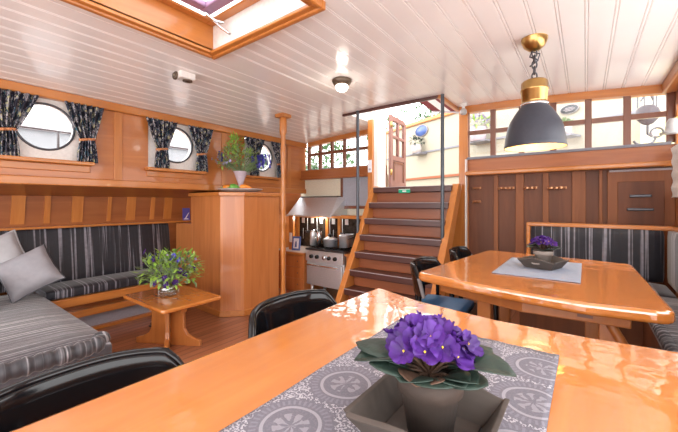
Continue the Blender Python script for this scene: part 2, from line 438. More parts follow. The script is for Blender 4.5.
# skylight: trim, shaft, sash, glass, stay
def ring(x0, y0, x1, y1, w, z0, z1):
    mb = MB()
    mb.box(x0-w, y0-w, z0, x1+w, y0, z1).box(x0-w, y1, z0, x1+w, y1+w, z1).box(x0-w, y0, z0, x0, y1, z1).box(x1, y0, z0, x1+w, y1, z1)
    return mb
sk = struct(ring(-2.53, .24, -1.37, 1.61, .04, 2.38, 2.46).build('window_6', M['oakY'], bevel=.012))
ring(-2.49, .28, -1.41, 1.57, .045, 2.395, 2.42).build('inner_moulding', M['oakX'], sk, bevel=.008)
MB().box(-2.555, .21, 2.42, -2.53, 1.635, 2.66).box(-1.37, .21, 2.42, -1.345, 1.635, 2.66).build('shaft_side', M['oakY'], sk)
MB().box(-2.53, 1.61, 2.42, -1.37, 1.635, 2.66).box(-2.53, .215, 2.42, -1.37, .24, 2.66).build('shaft_end', M['white'], sk)
ring(-2.46, .31, -1.44, 1.54, .07, 2.64, 2.66).build('upper_moulding', M['oakX'], sk, bevel=.006)
mb = ring(-2.36, .41, -1.54, 1.44, .09, 2.67, 2.72)
mb.box(-1.97, .41, 2.67, -1.93, 1.44, 2.72).box(-2.36, .9, 2.67, -1.54, .94, 2.72)
mb.build('sash', M['sash'], sk, bevel=.01)
B(-2.4, .37, 2.69, -1.5, 1.48, 2.70).build('pane', M['pane'], sk)
st = thing('window_stay', 'silver window stay arm hanging at the corner of the ceiling skylight', 'window stay', (-2.42, 1.50, 2.64))
MB().tube([(0, 0, .02), (.05, .01, -.04), (.13, .03, -.12), (.21, .05, -.18)], [.012, .011, .010, .009], 8).build('arm', M['chrome'], st)
MB().tube([(.03, -.05, 0), (.07, .02, -.05), (.12, .06, -.06)], .011, 8).build('clamp', M['chrome'], st)
MB().box(-.03, -.03, -.01, .03, .03, .03).build('bracket', M['chrome'], st, bevel=.006)

# left upper wall with three porthole openings (x = -4.5)
PH = [.94, 2.3, 3.8]; HW = .36
def wall_strip(x0, x1, yrs, zr0, zr1, name, mat):
    mb = MB()
    for a, b in yrs: mb.box(x0, a, zr0, x1, b, zr1)
    return mb
mb = MB()
ye = [YB] + [q for y in PH for q in (y-HW, y+HW)] + [4.92]
for a, b in zip(ye[0::2], ye[1::2]): mb.box(-4.56, a, 1.42, -4.5, b, 2.31)
for y in PH: mb.box(-4.56, y-HW, 1.42, -4.5, y+HW, 1.60).box(-4.56, y-HW, 2.235, -4.5, y+HW, 2.31)
wl = struct(mb.build('wall_left', M['wallwood']))
mb = MB()
for y in (-.2, 1.6, 3.05, 4.45): mb.box(-4.5, y-.045, 1.42, -4.488, y+.045, 2.25)
mb.build('batten', M['oakZ'], wl, bevel=.004)
struct(B(-4.54, YB, 1.335, -4.46, 4.9, 1.425).build('trim_1', M['oakY'], bevel=.012))
struct(MB().box(-4.52, YB, 2.235, -4.44, 4.9, 2.33).build('trim_2', M['oakY'], bevel=.012))
for i, y in enumerate(PH):
    # white panel with a round opening
    seg = 48; r = .235
    inner = [(r*math.cos(2*PI*k/seg), r*math.sin(2*PI*k/seg)) for k in range(seg)]
    outer = []
    for k in range(seg):
        c, s_ = math.cos(2*PI*k/seg), math.sin(2*PI*k/seg)
        f = min(HW/abs(c) if abs(c) > 1e-6 else 9, .318/abs(s_) if abs(s_) > 1e-6 else 9)
        outer.append((f*c, f*s_))
    mb = MB()
    P = [[(-4.515, y+a, 1.918+.027+b) for a, b in inner], [(-4.515, y+a, 1.918+b) for a, b in outer]]
    mb.grid(P, close=True, smooth=False)
    P = [[(-4.515, y+a, 1.945+b) for a, b in inner], [(-4.60, y+a, 1.945+b) for a, b in inner]]
    mb.grid(P, close=True)
    w = struct(mb.build('window_%d' % (i+1), M['white']))
    Pm = Matrix.Translation((-4.512, y, 1.945)) @ Matrix.Rotation(PI/2, 4, 'Y')
    MB().lathe([(.228, -.012), (.228, .008), (.246, .012), (.250, 0), (.246, -.012)], 48, Pm).build('porthole_ring', M['steeld'], w)
    MB().lathe([(.0, -.03), (.235, -.03)], 48, Pm).build('pane', M['pane'], w)
    MB().box(-4.52, y-.40, 1.565, -4.40, y+.40, 1.605).box(-4.5, y-.38, 1.49, -4.485, y+.38, 1.565).build('window_sill', M['oakY'], w, bevel=.01)
# under the side deck and the hull side
mb = MB()
mb.hexa([(-4.52, YB, 1.335), (-4.52, 3.5, 1.335), (-4.52, 3.5, 1.36), (-4.52, YB, 1.36)], [(-5.28, YB, 1.235), (-5.28, 3.5, 1.235), (-5.28, 3.5, 1.26), (-5.28, YB, 1.26)])
struct(mb.build('trim_3', M['hull']))
mb = MB()
mb.hexa([(-5.28, YB, 1.25), (-5.28, 3.5, 1.25), (-5.34, 3.5, 1.25), (-5.34, YB, 1.25)], [(-5.45, YB, -.4), (-5.45, 3.5, -.4), (-5.51, 3.5, -.4), (-5.51, YB, -.4)])
wh = struct(mb.build('wall_hull', M['hull']))
mb = MB()
for k, (y, w) in enumerate(((.62, .022), (.86, .06), (1.12, .03), (1.42, .06), (1.78, .022), (2.05, .06), (2.35, .03), (2.58, .06), (.3, .06), (-.1, .03), (-.5, .06))):
    mb.hexa([(-5.265, y-w, 1.25), (-5.265, y+w, 1.25), (-5.29, y+w, 1.25), (-5.29, y-w, 1.25)], [(-5.30, y-w-.01, .90), (-5.30, y+w-.01, .90), (-5.325, y+w-.01, .90), (-5.325, y-w-.01, .90)])
mb.build('batten', M['oakZ'], wh)
# galley side of the hull and galley end wall
struct(B(-4.80, 3.45, FL, -4.62, 4.92, 1.36).build('wall_galley_side', M['wallwood']))
mb = MB()
mb.box(-4.8, 4.9, FL, -2.66, 4.96, 1.62)
struct(mb.build('wall_galley', M['cream']))
# window bands -------------------------------------------------
def window_band(num, xs, y, z_sill, zm, mw, mat_m, beam_h=.085):
    x0, x1 = xs[0], xs[-1]
    mb = MB()
    n = 12
    for k in range(n):
        a = x0+(x1-x0)*k/n; b = x0+(x1-x0)*(k+1)/n
        mb.hexa([(a, y-.05, cz(a)-beam_h), (b, y-.05, cz(b)-beam_h), (b, y+.05, cz(b)-beam_h), (a, y+.05, cz(a)-beam_h)],
                [(a, y-.05, cz(a)+.02), (b, y-.05, cz(b)+.02), (b, y+.05, cz(b)+.02), (a, y+.05, cz(a)+.02)])
    root = struct(mb.build('window_%d' % num, M['oakX']))
    for x in xs: MB().box(x-mw/2, y-.03, z_sill, x+mw/2, y+.03, cz(x)-beam_h+.01).build('mullion', mat_m, root, bevel=.006)
    mb = MB()
    za, zb = zm
    mb.hexa([(x0, y-.022, za-.026), (x1, y-.022, zb-.026), (x1, y+.022, zb-.026), (x0, y+.022, za-.026)], [(x0, y-.022, za+.026), (x1, y-.022, zb+.026), (x1, y+.022, zb+.026), (x0, y+.022, za+.026)])
    mb.build('glazing_bar', mat_m, root)
    B(x0, y-.06, z_sill-.025, x1, y+.05, z_sill+.004).build('window_sill', M['darkline'], root)
    for a, b in zip(xs, xs[1:]): B(a+mw/2-.004, y-.004, z_sill, b-mw/2+.004, y+.004, min(cz(a), cz(b))-beam_h).build('pane', M['pane'], root)
    return root
window_band(5, [-1.268+.3226*k for k in range(7)], 4.56, 1.745, (2.075, 2.03), .062, M['mull'])
window_band(4, [-4.40+.2875*k for k in range(6)], 4.92, 1.80, (2.095, 2.115), .05, M['mull'])
# galley band under window, starboard ledge
mb = MB().box(-4.5, 4.78, 1.60, -2.68, 4.96, 1.785).box(-4.5, 4.74, 1.60, -2.68, 4.80, 1.635)
struct(mb.build('trim_4', M['beam'], bevel=.008))
mb = MB().box(-1.26, 4.52, 1.55, .7, 4.60, 1.725)
struct(mb.build('trim_5', M['beam'], bevel=.006))
struct(B(-1.26, 4.42, 1.505, .7, 4.60, 1.558).build('trim_6', M['oakX'], bevel=.014))
# far wall with battens and flush door
wf = struct(B(-1.27, 4.56, 0, .74, 4.60, 1.56).build('wall_far', M['dark']))
mb = MB()
for a, b in ((-.935, -.885), (-.69, -.60), (-.405, -.345), (-.125, .0), (.115, .145)): mb.box(a, 4.54, 0, b, 4.565, 1.51)
mb.build('batten', M['batten'], wf, bevel=.004)
dr = struct(B(.185, 4.53, .02, .70, 4.57, 1.49).build('door_2', M['batten'], bevel=.004))
B(.268, 4.522, .15, .622, 4.532, 1.37).build('door_panel', M['dark'], dr, bevel=.004)
for z, a, b in ((1.222, .36, .53), (1.085, .34, .545)):
    B(a, 4.508, z-.014, b, 4.524, z+.014).build('vent_slot', M['steeld'], dr, bevel=.012)
B(.20, 4.52, 1.475, .70, 4.535, 1.495).build('door_track', M['nosing'], dr)
# right wall with a window; openings out of view enlarged to let in light
mb = MB().box(.7, 1.0, 0, .76, 4.6, 1.25).box(.7, YB, 0, .76, 1.0, .45).box(.7, YB, 2.1, .76, 4.6, 2.4).box(.7, 4.45, 1.25, .76, 4.6, 2.1).box(.7, 3.3, 1.25, .76, 3.5, 2.1).box(.7, 1.0, 1.25, .76, 1.3, 2.1).box(.7, YB, .45, .76, -3.1, 2.1)
struct(mb.build('wall_right', M['wallwood']))
w7 = struct(MB().box(.69, 3.5, 1.21, .73, 4.45, 1.27).box(.69, 3.5, 2.08, .73, 4.45, 2.14).box(.69, 3.46, 1.21, .73, 3.52, 2.14).box(.69, 4.43, 1.21, .73, 4.49, 2.14).build('window_7', M['oakY'], bevel=.01))
B(.735, 3.5, 1.25, .742, 4.45, 2.1).build('pane', M['pane'], w7)
struct(B(.60, YB, 2.22, .72, 4.5, 2.33).build('trim_7', M['oakY'], bevel=.015))
# unseen wall behind the camera, opened wide to brighten the room
mb = MB().box(-5.6, YB-.06, FL, .76, YB, FL+.2).box(-5.6, YB-.06, 2.3, .76, YB, 2.45)
for x in (-5.6, -3.5, -1.4, .7): mb.box(x, YB-.06, FL, x+.06, YB, 2.3)
struct(mb.build('wall_rear', M['wallwood']))
# companionway: posts, side panels, hatch coamings
struct(B(-2.62, 4.46, FL, -1.25, 4.50, 1.29).build('wall_stair', M['oakZ']))
cw = struct(MB().box(-1.36, 4.50, -.3, -1.245, 4.62, cz(-1.3)).build('trim_8', M['oakZ'], bevel=.008))
B(-1.262, 4.44, 0, -1.248, 4.52, 1.72).build('corner_bead', M['white'], cw)
struct(MB().box(-2.70, 4.36, FL, -2.61, 4.44, cz(-2.65)).box(-2.70, 4.44, FL, -2.66, 4.9, cz(-2.65)).build('trim_9', M['oakZ'], bevel=.008))
struct(MB().box(-2.62, 4.40, 1.36, -2.54, 4.66, 2.75).box(-2.79, 3.90, 2.43, -2.745, 4.66, 2.62).build('trim_10', M['white'], bevel=.006))
struct(MB().box(-2.82, 3.86, 2.40, -1.40, 3.90, 2.455).build('trim_11', M['tread'], bevel=.006))
struct(MB().box(-1.42, 3.86, 2.395, -1.37, 4.60, 2.47).build('trim_12', M['oakY'], bevel=.006))

# ------------------------------------------------------------------ stairs
stt = thing('staircase', 'steep dark red wooden companionway stairs up to the open door', 'stairs', (-1.92, 3.9, FL))
LX0, LX1 = -.57, .57
for k in range(8):
    z = 1.375-.22*k-FL; y = 4.22-.122*k-3.9
    MB().box(LX0, y-.05, z-.080, LX1, y+.19, z).build('tread', M['tread'], stt, bevel=.01)
    B(LX0, y-.054, z-.006, LX1, y-.042, z+.002).build('nosing', M['nosing'], stt, bevel=.003)
    MB().box(LX0, y+.055, max(0, z-.215), LX1, y+.075, z-.06).build('riser', M['riser'], stt)
for sx in (-1, 1):
    a = LX0-.07 if sx < 0 else LX1-.01
    b = a+.08
    y0, z0, y1, z1 = 3.30-3.9, 0, 4.36-3.9, 1.375-FL+.02
    MB().hexa([(a, y0-.14, 0), (b, y0-.14, 0), (b, y0+.16, 0), (a, y0+.16, 0)], [(a, y1-.12, z1), (b, y1-.12, z1), (b, y1+.03, z1), (a, y1+.03, z1)]).build('stringer', M['oakZ'], stt, bevel=.006)
sg = thing('step_sign', 'small green sign stuck on the top stair riser', 'sign', (-1.99, 4.166, 1.315))
B(-.085, -.003, -.027, .085, .003, .027).build('plate', M['signgreen'], sg)
MB().box(-.083, -.0045, .019, .083, -.003, .025).box(-.028, -.0045, -.014, .028, -.003, .006).build('marking', M['text'], sg)
for x, lab in ((-2.55, 'dark grey steel handrail pole left of the stairs, ceiling to stringer'), (-1.355, 'dark grey steel handrail pole right of the stairs, up through the hatch')):
    t = thing('handrail_pole', lab, 'pole', (x, 3.86, .54), group='handrail poles by the stairs')
    top = cz(x)-.54 if x < -2 else 1.90
    MB().tube([(0, 0, 0), (0, 0, top)], .021, 14).build('tube', M['pole'], t)
    MB().lathe([(.0, 0), (.03, 0), (.03, .05), (.0, .05)], 14).build('foot_socket', M['steeld'], t)

# outside door leaf
d1 = struct(MB().box(0, 0, 0, .05, .07, 1.16).box(0, .53, 0, .05, .60, 1.12).box(0, .07, 0, .05, .53, .10).box(0, .07, .44, .05, .53, .52).box(0, .07, .80, .05, .53, .84).box(0, .07, 1.07, .05, .53, 1.15)
     .box(0, .28, .52, .05, .32, 1.10).box(.012, .1, .10, .038, .5, .44).build('door_1', M['pinkdoor'], bevel=.006))
d1.location = (-2.50, 4.66, 1.39); d1.rotation_euler = (0, 0, R(3))
for y0, y1, z0, z1 in ((.07, .28, .52, .80), (.32, .53, .52, .80), (.07, .28, .84, 1.07), (.32, .53, .84, 1.07)): B(.022, y0, z0, .028, y1, z1).build('pane', M['pane'], d1)
MB().box(.05, .10, .12, .056, .12, .42).box(.05, .48, .12, .056, .50, .42).box(.05, .10, .40, .056, .50, .42).build('panel_moulding', M['mull'], d1)
for z in (.2, .95): MB().lathe([(.0, 0), (.018, 0), (.018, .09), (.0, .09)], 10, T(.05, .0, z)).build('hinge', M['brass'], d1)

# ------------------------------------------------------------------ curtains
def curtain(y0, y1, yt, label):
    """cloth between y0 and y1 at the rod, tied in at yt"""
    t = thing('curtain', label, 'curtain', (-4.42, (y0+y1)/2, 1.60), group='printed navy curtains at the portholes')
    c = (y0+y1)/2; P = []; nz, ny = 26, 44
    for i in range(nz+1):
        z = .63*(1-i/nz)
        zt = .25
        if z > zt:
            k = (z-zt)/(.63-zt); k = k**.8
            a = (yt-.065)*(1-k)+y0*k; b = (yt+.065)*(1-k)+y1*k
        else:
            k = 1-z/zt; k = math.sin(k*PI/2)
            w = .065+.035*k; a, b = yt-w, yt+w
        row = []
        for j in range(ny+1):
            u = j/ny
            amp = .024+.006*math.sin(3*u+i*.1)
            row.append((amp*math.sin(u*2*PI*6.5+.3*math.sin(i*.15))+.012*math.sin(i*.3+u*4)*(z < zt), a+(b-a)*u-c, z))
        P.append(row)
    MB().grid(P).build('cloth', M['cloth'], t, solid=.003)
    Pm = T(0, yt-c, .25)
    pts = [(.026*math.cos(a), .078*math.sin(a), .012*math.sin(a)) for a in [2*PI*k/20 for k in range(21)]]
    mb = MB(); P = []
    for x, y, z in pts: P.append([(x, y, z-.014), (x*1.1, y*1.02, z), (x, y, z+.014)])
    mb.grid(P, Pm); mb.build('tieback', M['tie'], t, solid=.004)
    return t
curtain(.43, .87, .63, 'navy printed curtain left of the nearest porthole, at the left edge')
curtain(1.07, 1.43, 1.275, 'navy printed curtain right of the nearest porthole')
curtain(1.88, 2.285, 2.08, 'navy printed curtain left of the middle porthole')
curtain(2.43, 2.815, 2.635, 'navy printed curtain right of the middle porthole')
curtain(3.38, 3.79, 3.58, 'navy printed curtain behind the tall flowers, left of the farthest porthole')
curtain(3.93, 4.29, 4.16, 'navy printed curtain beside the wooden post, right of the farthest porthole')

# ------------------------------------------------------------------ sofa
sf = thing('corner_sofa', 'built-in corner sofa in striped grey velvet below the portholes', 'sofa', (-5.0, 1.2, FL))
o = sf.location
def L(mb): 
    for v in mb.v: v -= Vector(o)
    return mb
MB_ = MB().box(-5.42, -2.6, -.06, -4.75, 2.60, .05)
L(MB().box(-4.83, 1.0, -.05, -4.75, 2.60, .05)).build('front_rail', M['oakY'], sf, bevel=.008)
L(MB().box(-5.42, 1.0, -.13, -4.86, 2.60, -.03)).build('recess_panel', M['hull'], sf)
L(MB().box(-5.42, 1.0, -.20, -4.77, 2.60, -.12)).build('lower_rail', M['oakY'], sf, bevel=.006)
L(MB().box(-5.42, 1.0, -.37, -4.85, 2.60, -.19)).build('plinth', M['greykick'], sf)
L(MB().box(-5.42, 1.0, -.40, -4.80, 2.60, -.36)).build('base_strip', M['oakY'], sf)
L(softbox(-5.38, 1.0, .05, -4.77, 2.60, .165, .035, puff=.015)).build('seat_cushion', M['velvY'], sf)
# back
m4 = Matrix.Translation((-5.30, .9, .50)) @ Matrix.Rotation(R(-9), 4, 'Y')
mb = softbox(-.06, -1.7, -.36, .055, 1.70, .37, .035, puff=.0)
for v in mb.v: v[:] = (m4 @ v)
L(mb).build('back_cushion', M['velvY'], sf)
L(MB().box(-5.44, -1.0, .835, -5.26, 3.0, .865)).build('back_cap', M['oakY'], sf, bevel=.01)
# chaise towards the camera
L(softbox(-5.38, -.75, -.10, -2.90, 1.02, .115, .075, puff=.015)).build('chaise_cushion', M['velvS'], sf)
L(MB().box(-5.4, -.7, FL, -3.0, .95, -.09)).build('chaise_base', M['oakX'], sf, bevel=.02)
# ruched border along the end of the chaise
P = []
n = 150
path = [(-3.06, .965), (-2.99, .945), (-2.945, .90), (-2.925, .83)] + [(-2.925, .83-.02*k) for k in range(1, 75)]
for i, (x, y) in enumerate(path): pass
seglen = []
pp = [Vector((x, y, 0)) for x, y in path]
acc = 0; rows = []
for i in range(len(pp)-1):
    a, b = pp[i], pp[i+1]; l = (b-a).length; st_ = max(2, int(l/.008))
    for k in range(st_):
        p = a.lerp(b, k/st_); d = (b-a).normalized(); s_ = acc+l*k/st_
        nrm = Vector((-d.y, d.x, 0))
        r = .052+.010*abs(math.sin(s_/.055*PI))+.004*math.sin(s_*61)
        rows.append([p+Vector((0, 0, .085))+nrm*r*math.cos(t)+Vector((0, 0, r*math.sin(t))) for t in [2*PI*q/12 for q in range(12)]])
    acc += l
L(MB().grid(rows, close=True)).build('ruched_border', M['velvR'], sf)

def pillow(name, label, loc, rot, s, mat, pipe):
    t = thing(name, label, 'cushion', loc, group='grey cushions in the sofa corner'); t.rotation_euler = (Matrix.Rotation(rot[2],3,'Z') @ Matrix.Rotation(rot[0],3,'X') @ Matrix.Rotation(rot[1],3,'Z')).to_euler()
    n = 20; mb = MB()
    for sgn in (1, -1):
        P = []
        for i in range(n+1):
            row = []
            for j in range(n+1):
                u, v = 2*i/n-1, 2*j/n-1
                k = max(0, (1-u**4)*(1-v**4))**.55
                pin = 1-.10*(1-abs(u))*abs(v)**6-.0
                pu = u*s*(1-.09*(1-v*v)*abs(u)**3); pv = v*s*(1-.09*(1-u*u)*abs(v)**3)
                row.append((pu, pv, sgn*(k*.11+.006*math.sin(7*u+3*v)*k+.004*math.sin(11*v*u))))
            P.append(row)
        mb.grid(P)
    mb.build('cover', mat, t)
    e = [(-1+2*q/n, -1) for q in range(n)]+[(1, -1+2*q/n) for q in range(n)]+[(1-2*q/n, 1) for q in range(n)]+[(-1, 1-2*q/n) for q in range(n+1)]
    pts = [(u*s*(1-.09*(1-v*v)*abs(u)**3), v*s*(1-.09*(1-u*u)*abs(v)**3), 0) for u, v in e]
    MB().tube(pts, .008, 6).build('piping', pipe, t)
    return t
pillow('cushion', 'mid grey cushion with dark piping leaning in front in the sofa corner', (-4.80, .86, .40), (R(64), R(30), R(62)), .235, M['pillow2'], M['steeld'])
pillow('cushion', 'paler grey cushion standing behind the piped grey cushion', (-5.10, .66, .55), (R(76), R(24), R(66)), .235, M['pillow'], M['pillow'])
pillow('cushion', 'light grey cushion lying at the left edge below the others', (-4.58, .38, .27), (R(50), R(20), R(60)), .19, M['pillow'], M['pillow'])

lf = thing('leaflet', 'blue violet leaflet with a white stroke standing at the end of the sofa back', 'leaflet', (-5.27, 2.87, .866)); lf.rotation_euler = (0, R(-4), 0)
B(-.004, -.062, 0, 0, .062, .20).build('card', M['card'], lf)
MB().hexa([(0, -.03, .03), (0, -.005, .03), (.0012, -.005, .03), (.0012, -.03, .03)], [(0, .035, .12), (0, .05, .13), (.0012, .05, .13), (.0012, .035, .12)]).box(0, -.045, .015, .0012, .03, .03).build('print', M['cardw'], lf)

# ------------------------------------------------------------------ cabinet
cb = thing('corner_cabinet', 'tall light wood cabinet with angled corner between sofa and galley', 'cabinet', (-4.4, 3.0, FL))
def LC(mb, root):
    for v in mb.v: v -= root.location
    return mb
A = [(-4.80, 2.68), (-3.985, 2.645), (-3.765, 2.865), (-3.73, 3.48), (-4.80, 3.48)]
LC(MB().prism(A, FL, 1.245), cb).build('body', M['cab'], cb, bevel=.004)
LC(MB().prism([(-5.255, 2.69), (-4.81, 2.69), (-4.81, 3.3), (-5.255, 3.3)], FL, .83), cb).build('side_panel', M['cab'], cb)
A2 = [(-4.82, 2.65), (-3.97, 2.612), (-3.73, 2.852), (-3.695, 3.48), (-4.82, 3.48)]
LC(MB().prism(A2, 1.245, 1.30), cb).build('top', M['oakX'], cb, bevel=.008)
A3 = [(-4.84, 2.66), (-3.975, 2.622), (-3.742, 2.855), (-3.708, 3.48), (-4.84, 3.48)]
LC(MB().prism(A3, FL, -.32), cb).build('plinth', M['oakX'], cb, bevel=.008)

# pole
pl = thing('wooden_post', 'turned wooden post from floor to ceiling at the cabinet corner', 'post', (-3.43, 3.28, FL))
zt = cz(-3.43)-FL
prof = [(.0, 0), (.055, 0), (.055, .05), (.034, .08)]
z = .1
while z < zt-.30:
    prof.append((.034+.004*math.sin(z*9)+.002*math.sin(z*31), z)); z += .03
prof += [(.045, zt-.28), (.052, zt-.24), (.052, zt-.08), (.045, zt-.05)]
MB().lathe(prof, 10).build('shaft', M['oakZ'], pl)
B(-.085, -.085, zt-.05, .085, .085, zt).build('cap', M['oakX'], pl, bevel=.012)

# ------------------------------------------------------------------ flowers
def leafquad(mb, p, d, l, w, bend=.25, up=Vector((0, 0, 1))):
    d = d.normalized(); s_ = d.cross(up)
    if s_.length < .1: s_ = d.cross(Vector((1, 0, 0)))
    s_.normalize(); n = s_.cross(d)
    a = p; b = p+d*l*.5+n*l*bend*.3; c = p+d*l-n*l*bend*.35
    mb.add([a, b+s_*w*.5, c, b-s_*w*.5, p+d*l*.25+s_*w*.35+n*l*.05, p+d*l*.25-s_*w*.35+n*l*.05, p+d*l*.78+s_*w*.33-n*l*.04, p+d*l*.78-s_*w*.33-n*l*.04],
           [(0, 4, 5), (4, 1, 3, 5), (1, 6, 7, 3), (6, 2, 7)], None, True)
def bloom(mb, c, d, r, n=5, cup=.35):
    d = d.normalized(); s_ = d.orthogonal().normalized(); t_ = d.cross(s_)
    for k in range(n):
        a = 2*PI*k/n+rnd.uniform(-.15, .15)
        e = s_*math.cos(a)+t_*math.sin(a); g = d.cross(e)
        rr = r*rnd.uniform(.85, 1.1)
        P = []
        for q in (0, .35, .7, 1.):
            wq = {0: .12, .35: .42, .7: .58, 1.: .34}[q]*rr
            row = [c+e*rr*q+g*wq*v+d*(cup*rr*q*q+.16*rr*math.sin(v*5+k*2)*q) for v in (-1, -.5, 0, .5, 1)]
            P.append(row)
        mb.grid(P)
def bouquet(root, c, rx, rz, nleaf, leafmats, blooms, stem_from, lsize=.05, seed=1):
    rr = random.Random(seed)
    stems = MB(); lm = [MB() for _ in leafmats]
    for k in range(nleaf):
        th = rr.uniform(0, 2*PI); ph = math.acos(rr.uniform(-.45, 1)); q = rr.uniform(.25, 1)**.6
        d = Vector((math.sin(ph)*math.cos(th), math.sin(ph)*math.sin(th), math.cos(ph)))
        p = Vector(c)+Vector((d.x*rx*q, d.y*rx*q, d.z*rz*q))
        m_ = lm[rr.randrange(len(lm))]
        dd = d+Vector((rr.uniform(-.8, .8), rr.uniform(-.8, .8), rr.uniform(-.5, .7)))
        leafquad(m_, p, dd, lsize*rr.uniform(.7, 1.6), lsize*rr.uniform(.35, .6), rr.uniform(-.3, .5))
        if k % 9 == 0: stems.tube([stem_from, Vector(stem_from).lerp(p, .5)+Vector((0, 0, .02)), p], .0028, 4, cap=False)
    stems.build('stems', M['leafm'], root)
    for m_, q in zip(lm, leafmats): m_.build('foliage', M[q], root)
    for (mat, pts, r) in blooms:
        for p in pts:
            d = (Vector(p)-Vector(c)); d.z = abs(d.z)*.5+.02
            mb = MB(); bloom(mb, Vector(p), d+Vector((.02, -.02, .0)), r); f = mb.build('flower', M[mat], root)
            MB().tube([stem_from, Vector(stem_from).lerp(Vector(p), .55)+Vector((0, 0, .015)), p], .003, 4, cap=False).build('flower_stem', M['leafm'], f)

# big flowers on the cabinet
pt = thing('serving_plate', 'round pale grey plate with peppers on top of the tall cabinet', 'plate', (-4.10, 3.06, 1.30))
MB().lathe([(.0, .004), (.20, .004), (.27, .03), (.315, .05), (.318, .056), (.26, .045), (.19, .018), (.0, .016)], 40).build('dish', M['plate'], pt)
mb = MB().lathe([(.316+.004*(k % 2), .045+.004*k) for k in range(4)], 40); mb.build('rim', M['plate'], pt)
def pepper(loc, rz, label, mat, L_=.2, r=.035):
    t = thing('pepper', label, 'vegetable', loc, rz)
    MB().tube([(0, 0, .03), (.02, 0, .034), (L_*.4, .01, .036), (L_*.75, .02, .03), (L_, .01, .022)], [.012, r*.9, r, r*.7, .006], 12).build('flesh', M[mat], t)
    MB().tube([(0, 0, .03), (-.02, 0, .035), (-.035, 0, .045)], [.008, .005, .004], 6).build('stalk', M['green'], t)
pepper((-4.30, 2.90, 1.345), .5, 'orange pepper lying at the left on the grey plate', 'orange', .24, .045)
pepper((-4.06, 2.84, 1.34), .9, 'green pepper lying on the grey plate before the lilac vase', 'green', .15, .05)
pepper((-3.93, 2.92, 1.345), .7, 'orange pepper lying at the right on the grey plate', 'orange', .16, .035)
vt = thing('flower_vase', 'lilac footed vase with tall blue and green flowers on the cabinet', 'flowers', (-4.10, 3.06, 1.318))
MB().lathe([(.0, 0), (.075, 0), (.07, .015), (.028, .05), (.03, .10), (.06, .18), (.095, .28), (.105, .30), (.098, .30), (.05, .19), (.0, .12)], 20).build('vase', M['lilacvase'], vt)
rb = random.Random(3)
def rp(c, r, n): return [(c[0]+rb.uniform(-1, 1)*r[0], c[1]+rb.uniform(-1, 1)*r[1], c[2]+rb.uniform(-1, 1)*r[2]) for _ in range(n)]
blue = rp((.24, .16, .44), (.12, .11, .075), 36)+rp((-.20, -.18, .52), (.05, .05, .05), 5)
lil = rp((-.12, -.16, .44), (.2, .12, .12), 16)
bouquet(vt, (-.0, -.02, .45), .30, .22, 420, ['leafm', 'leafl'], [('petalb', blue, .038), ('petall', lil, .022)], (0, 0, .24), .055, 5)
bouquet(vt, (-.06, -.06, .66), .12, .20, 170, ['leafl'], [], (0, 0, .28), .055, 6)

# ------------------------------------------------------------------ coffee table
ct = thing('coffee_table', 'low wooden coffee table on cross-shaped pedestal in front of the sofa', 'table', (-3.75, 1.88, FL))
def roundrect(x0, y0, x1, y1, r, n=6):
    out = []
    for cx, cy, a0 in ((x1-r, y0+r, -90), (x1-r, y1-r, 0), (x0+r, y1-r, 90), (x0+r, y0+r, 180)):
        for k in range(n+1):
            a = R(a0+90*k/n); out.append((cx+r*math.cos(a), cy+r*math.sin(a)))
    return out
MB().prism(roundrect(-.50, -.33, .46, .34, .05), .46, .50).build('tabletop', M['tablec'], ct, bevel=.014, seg=3)
MB().box(-.26, -.11, .415, .40, -.05, .46).box(.04, -.27, .415, .10, .24, .46).build('underframe', M['tableleg'], ct)
for a, l in ((29, .95), (209, .95), (-31, .78), (149, .78)):
    pr_ = [(.02, .0), (.40, .0), (.40, .06), (.31, .085), (.24, .12), (.205, .18), (.20, .42), (.02, .42)]
    mb = MB(); vs = [(x, -.022, z) for x, z in pr_]+[(x, .022, z) for x, z in pr_]; n = len(pr_)
    mb.add(vs, [tuple(range(n)), tuple(range(2*n-1, n-1, -1))]+[(i, (i+1) % n, n+(i+1) % n, n+i) for i in range(n)], T(.07, -.08, 0, rz=R(a)) @ Matrix.Diagonal((l, 1, 1, 1)))
    mb.build('leg', M['tableleg'], ct, bevel=.007)
sh = thing('shoe', 'black shoe on the floor beneath the coffee table', 'shoe', (-4.28, 1.98, FL), R(20))
MB().tube([(-.12, 0, .03), (-.06, 0, .035), (.02, 0, .04), (.09, 0, .045), (.13, 0, .045)], [.02, .036, .034, .032, .02], 10).build('upper', M['black'], sh)
MB().prism([(-.14, -.03), (-.10, -.045), (0, -.035), (.12, -.035), (.14, 0), (.12, .035), (0, .035), (-.10, .045), (-.14, .03)], 0, .014).build('sole', M['steeld'], sh)
gv = thing('flower_vase', 'cut glass vase of wild purple and green flowers on the coffee table', 'flowers', (-3.82, 1.87, .101))
MB().lathe([(.0, .004), (.085, .004), (.095, .02), (.10, .15), (.096, .15), (.088, .02), (.0, .015)], 28).build('vase', M['glassjar'], gv)
mb = MB()
for k in range(26):
    for row in range(2):
        a = 2*PI*(k+.5*row)/26; mb.lathe([(0, 0), (.010, .006), (.006, .012), (0, .014)], 5, T(.097*math.cos(a), .097*math.sin(a), .025+.03*row, rz=a, ry=PI/2))
mb.build('cut_pattern', M['glassjar'], gv)
pur = [(.12, -.10, .22), (.20, .02, .30), (.03, -.16, .16), (.10, -.08, .14), (.24, .16, .32), (.0, -.12, .2), (-.13, -.20, .38), (-.04, -.14, .40), (-.13, -.2, .50), (.15, .0, .16), (.20, .08, .24)]
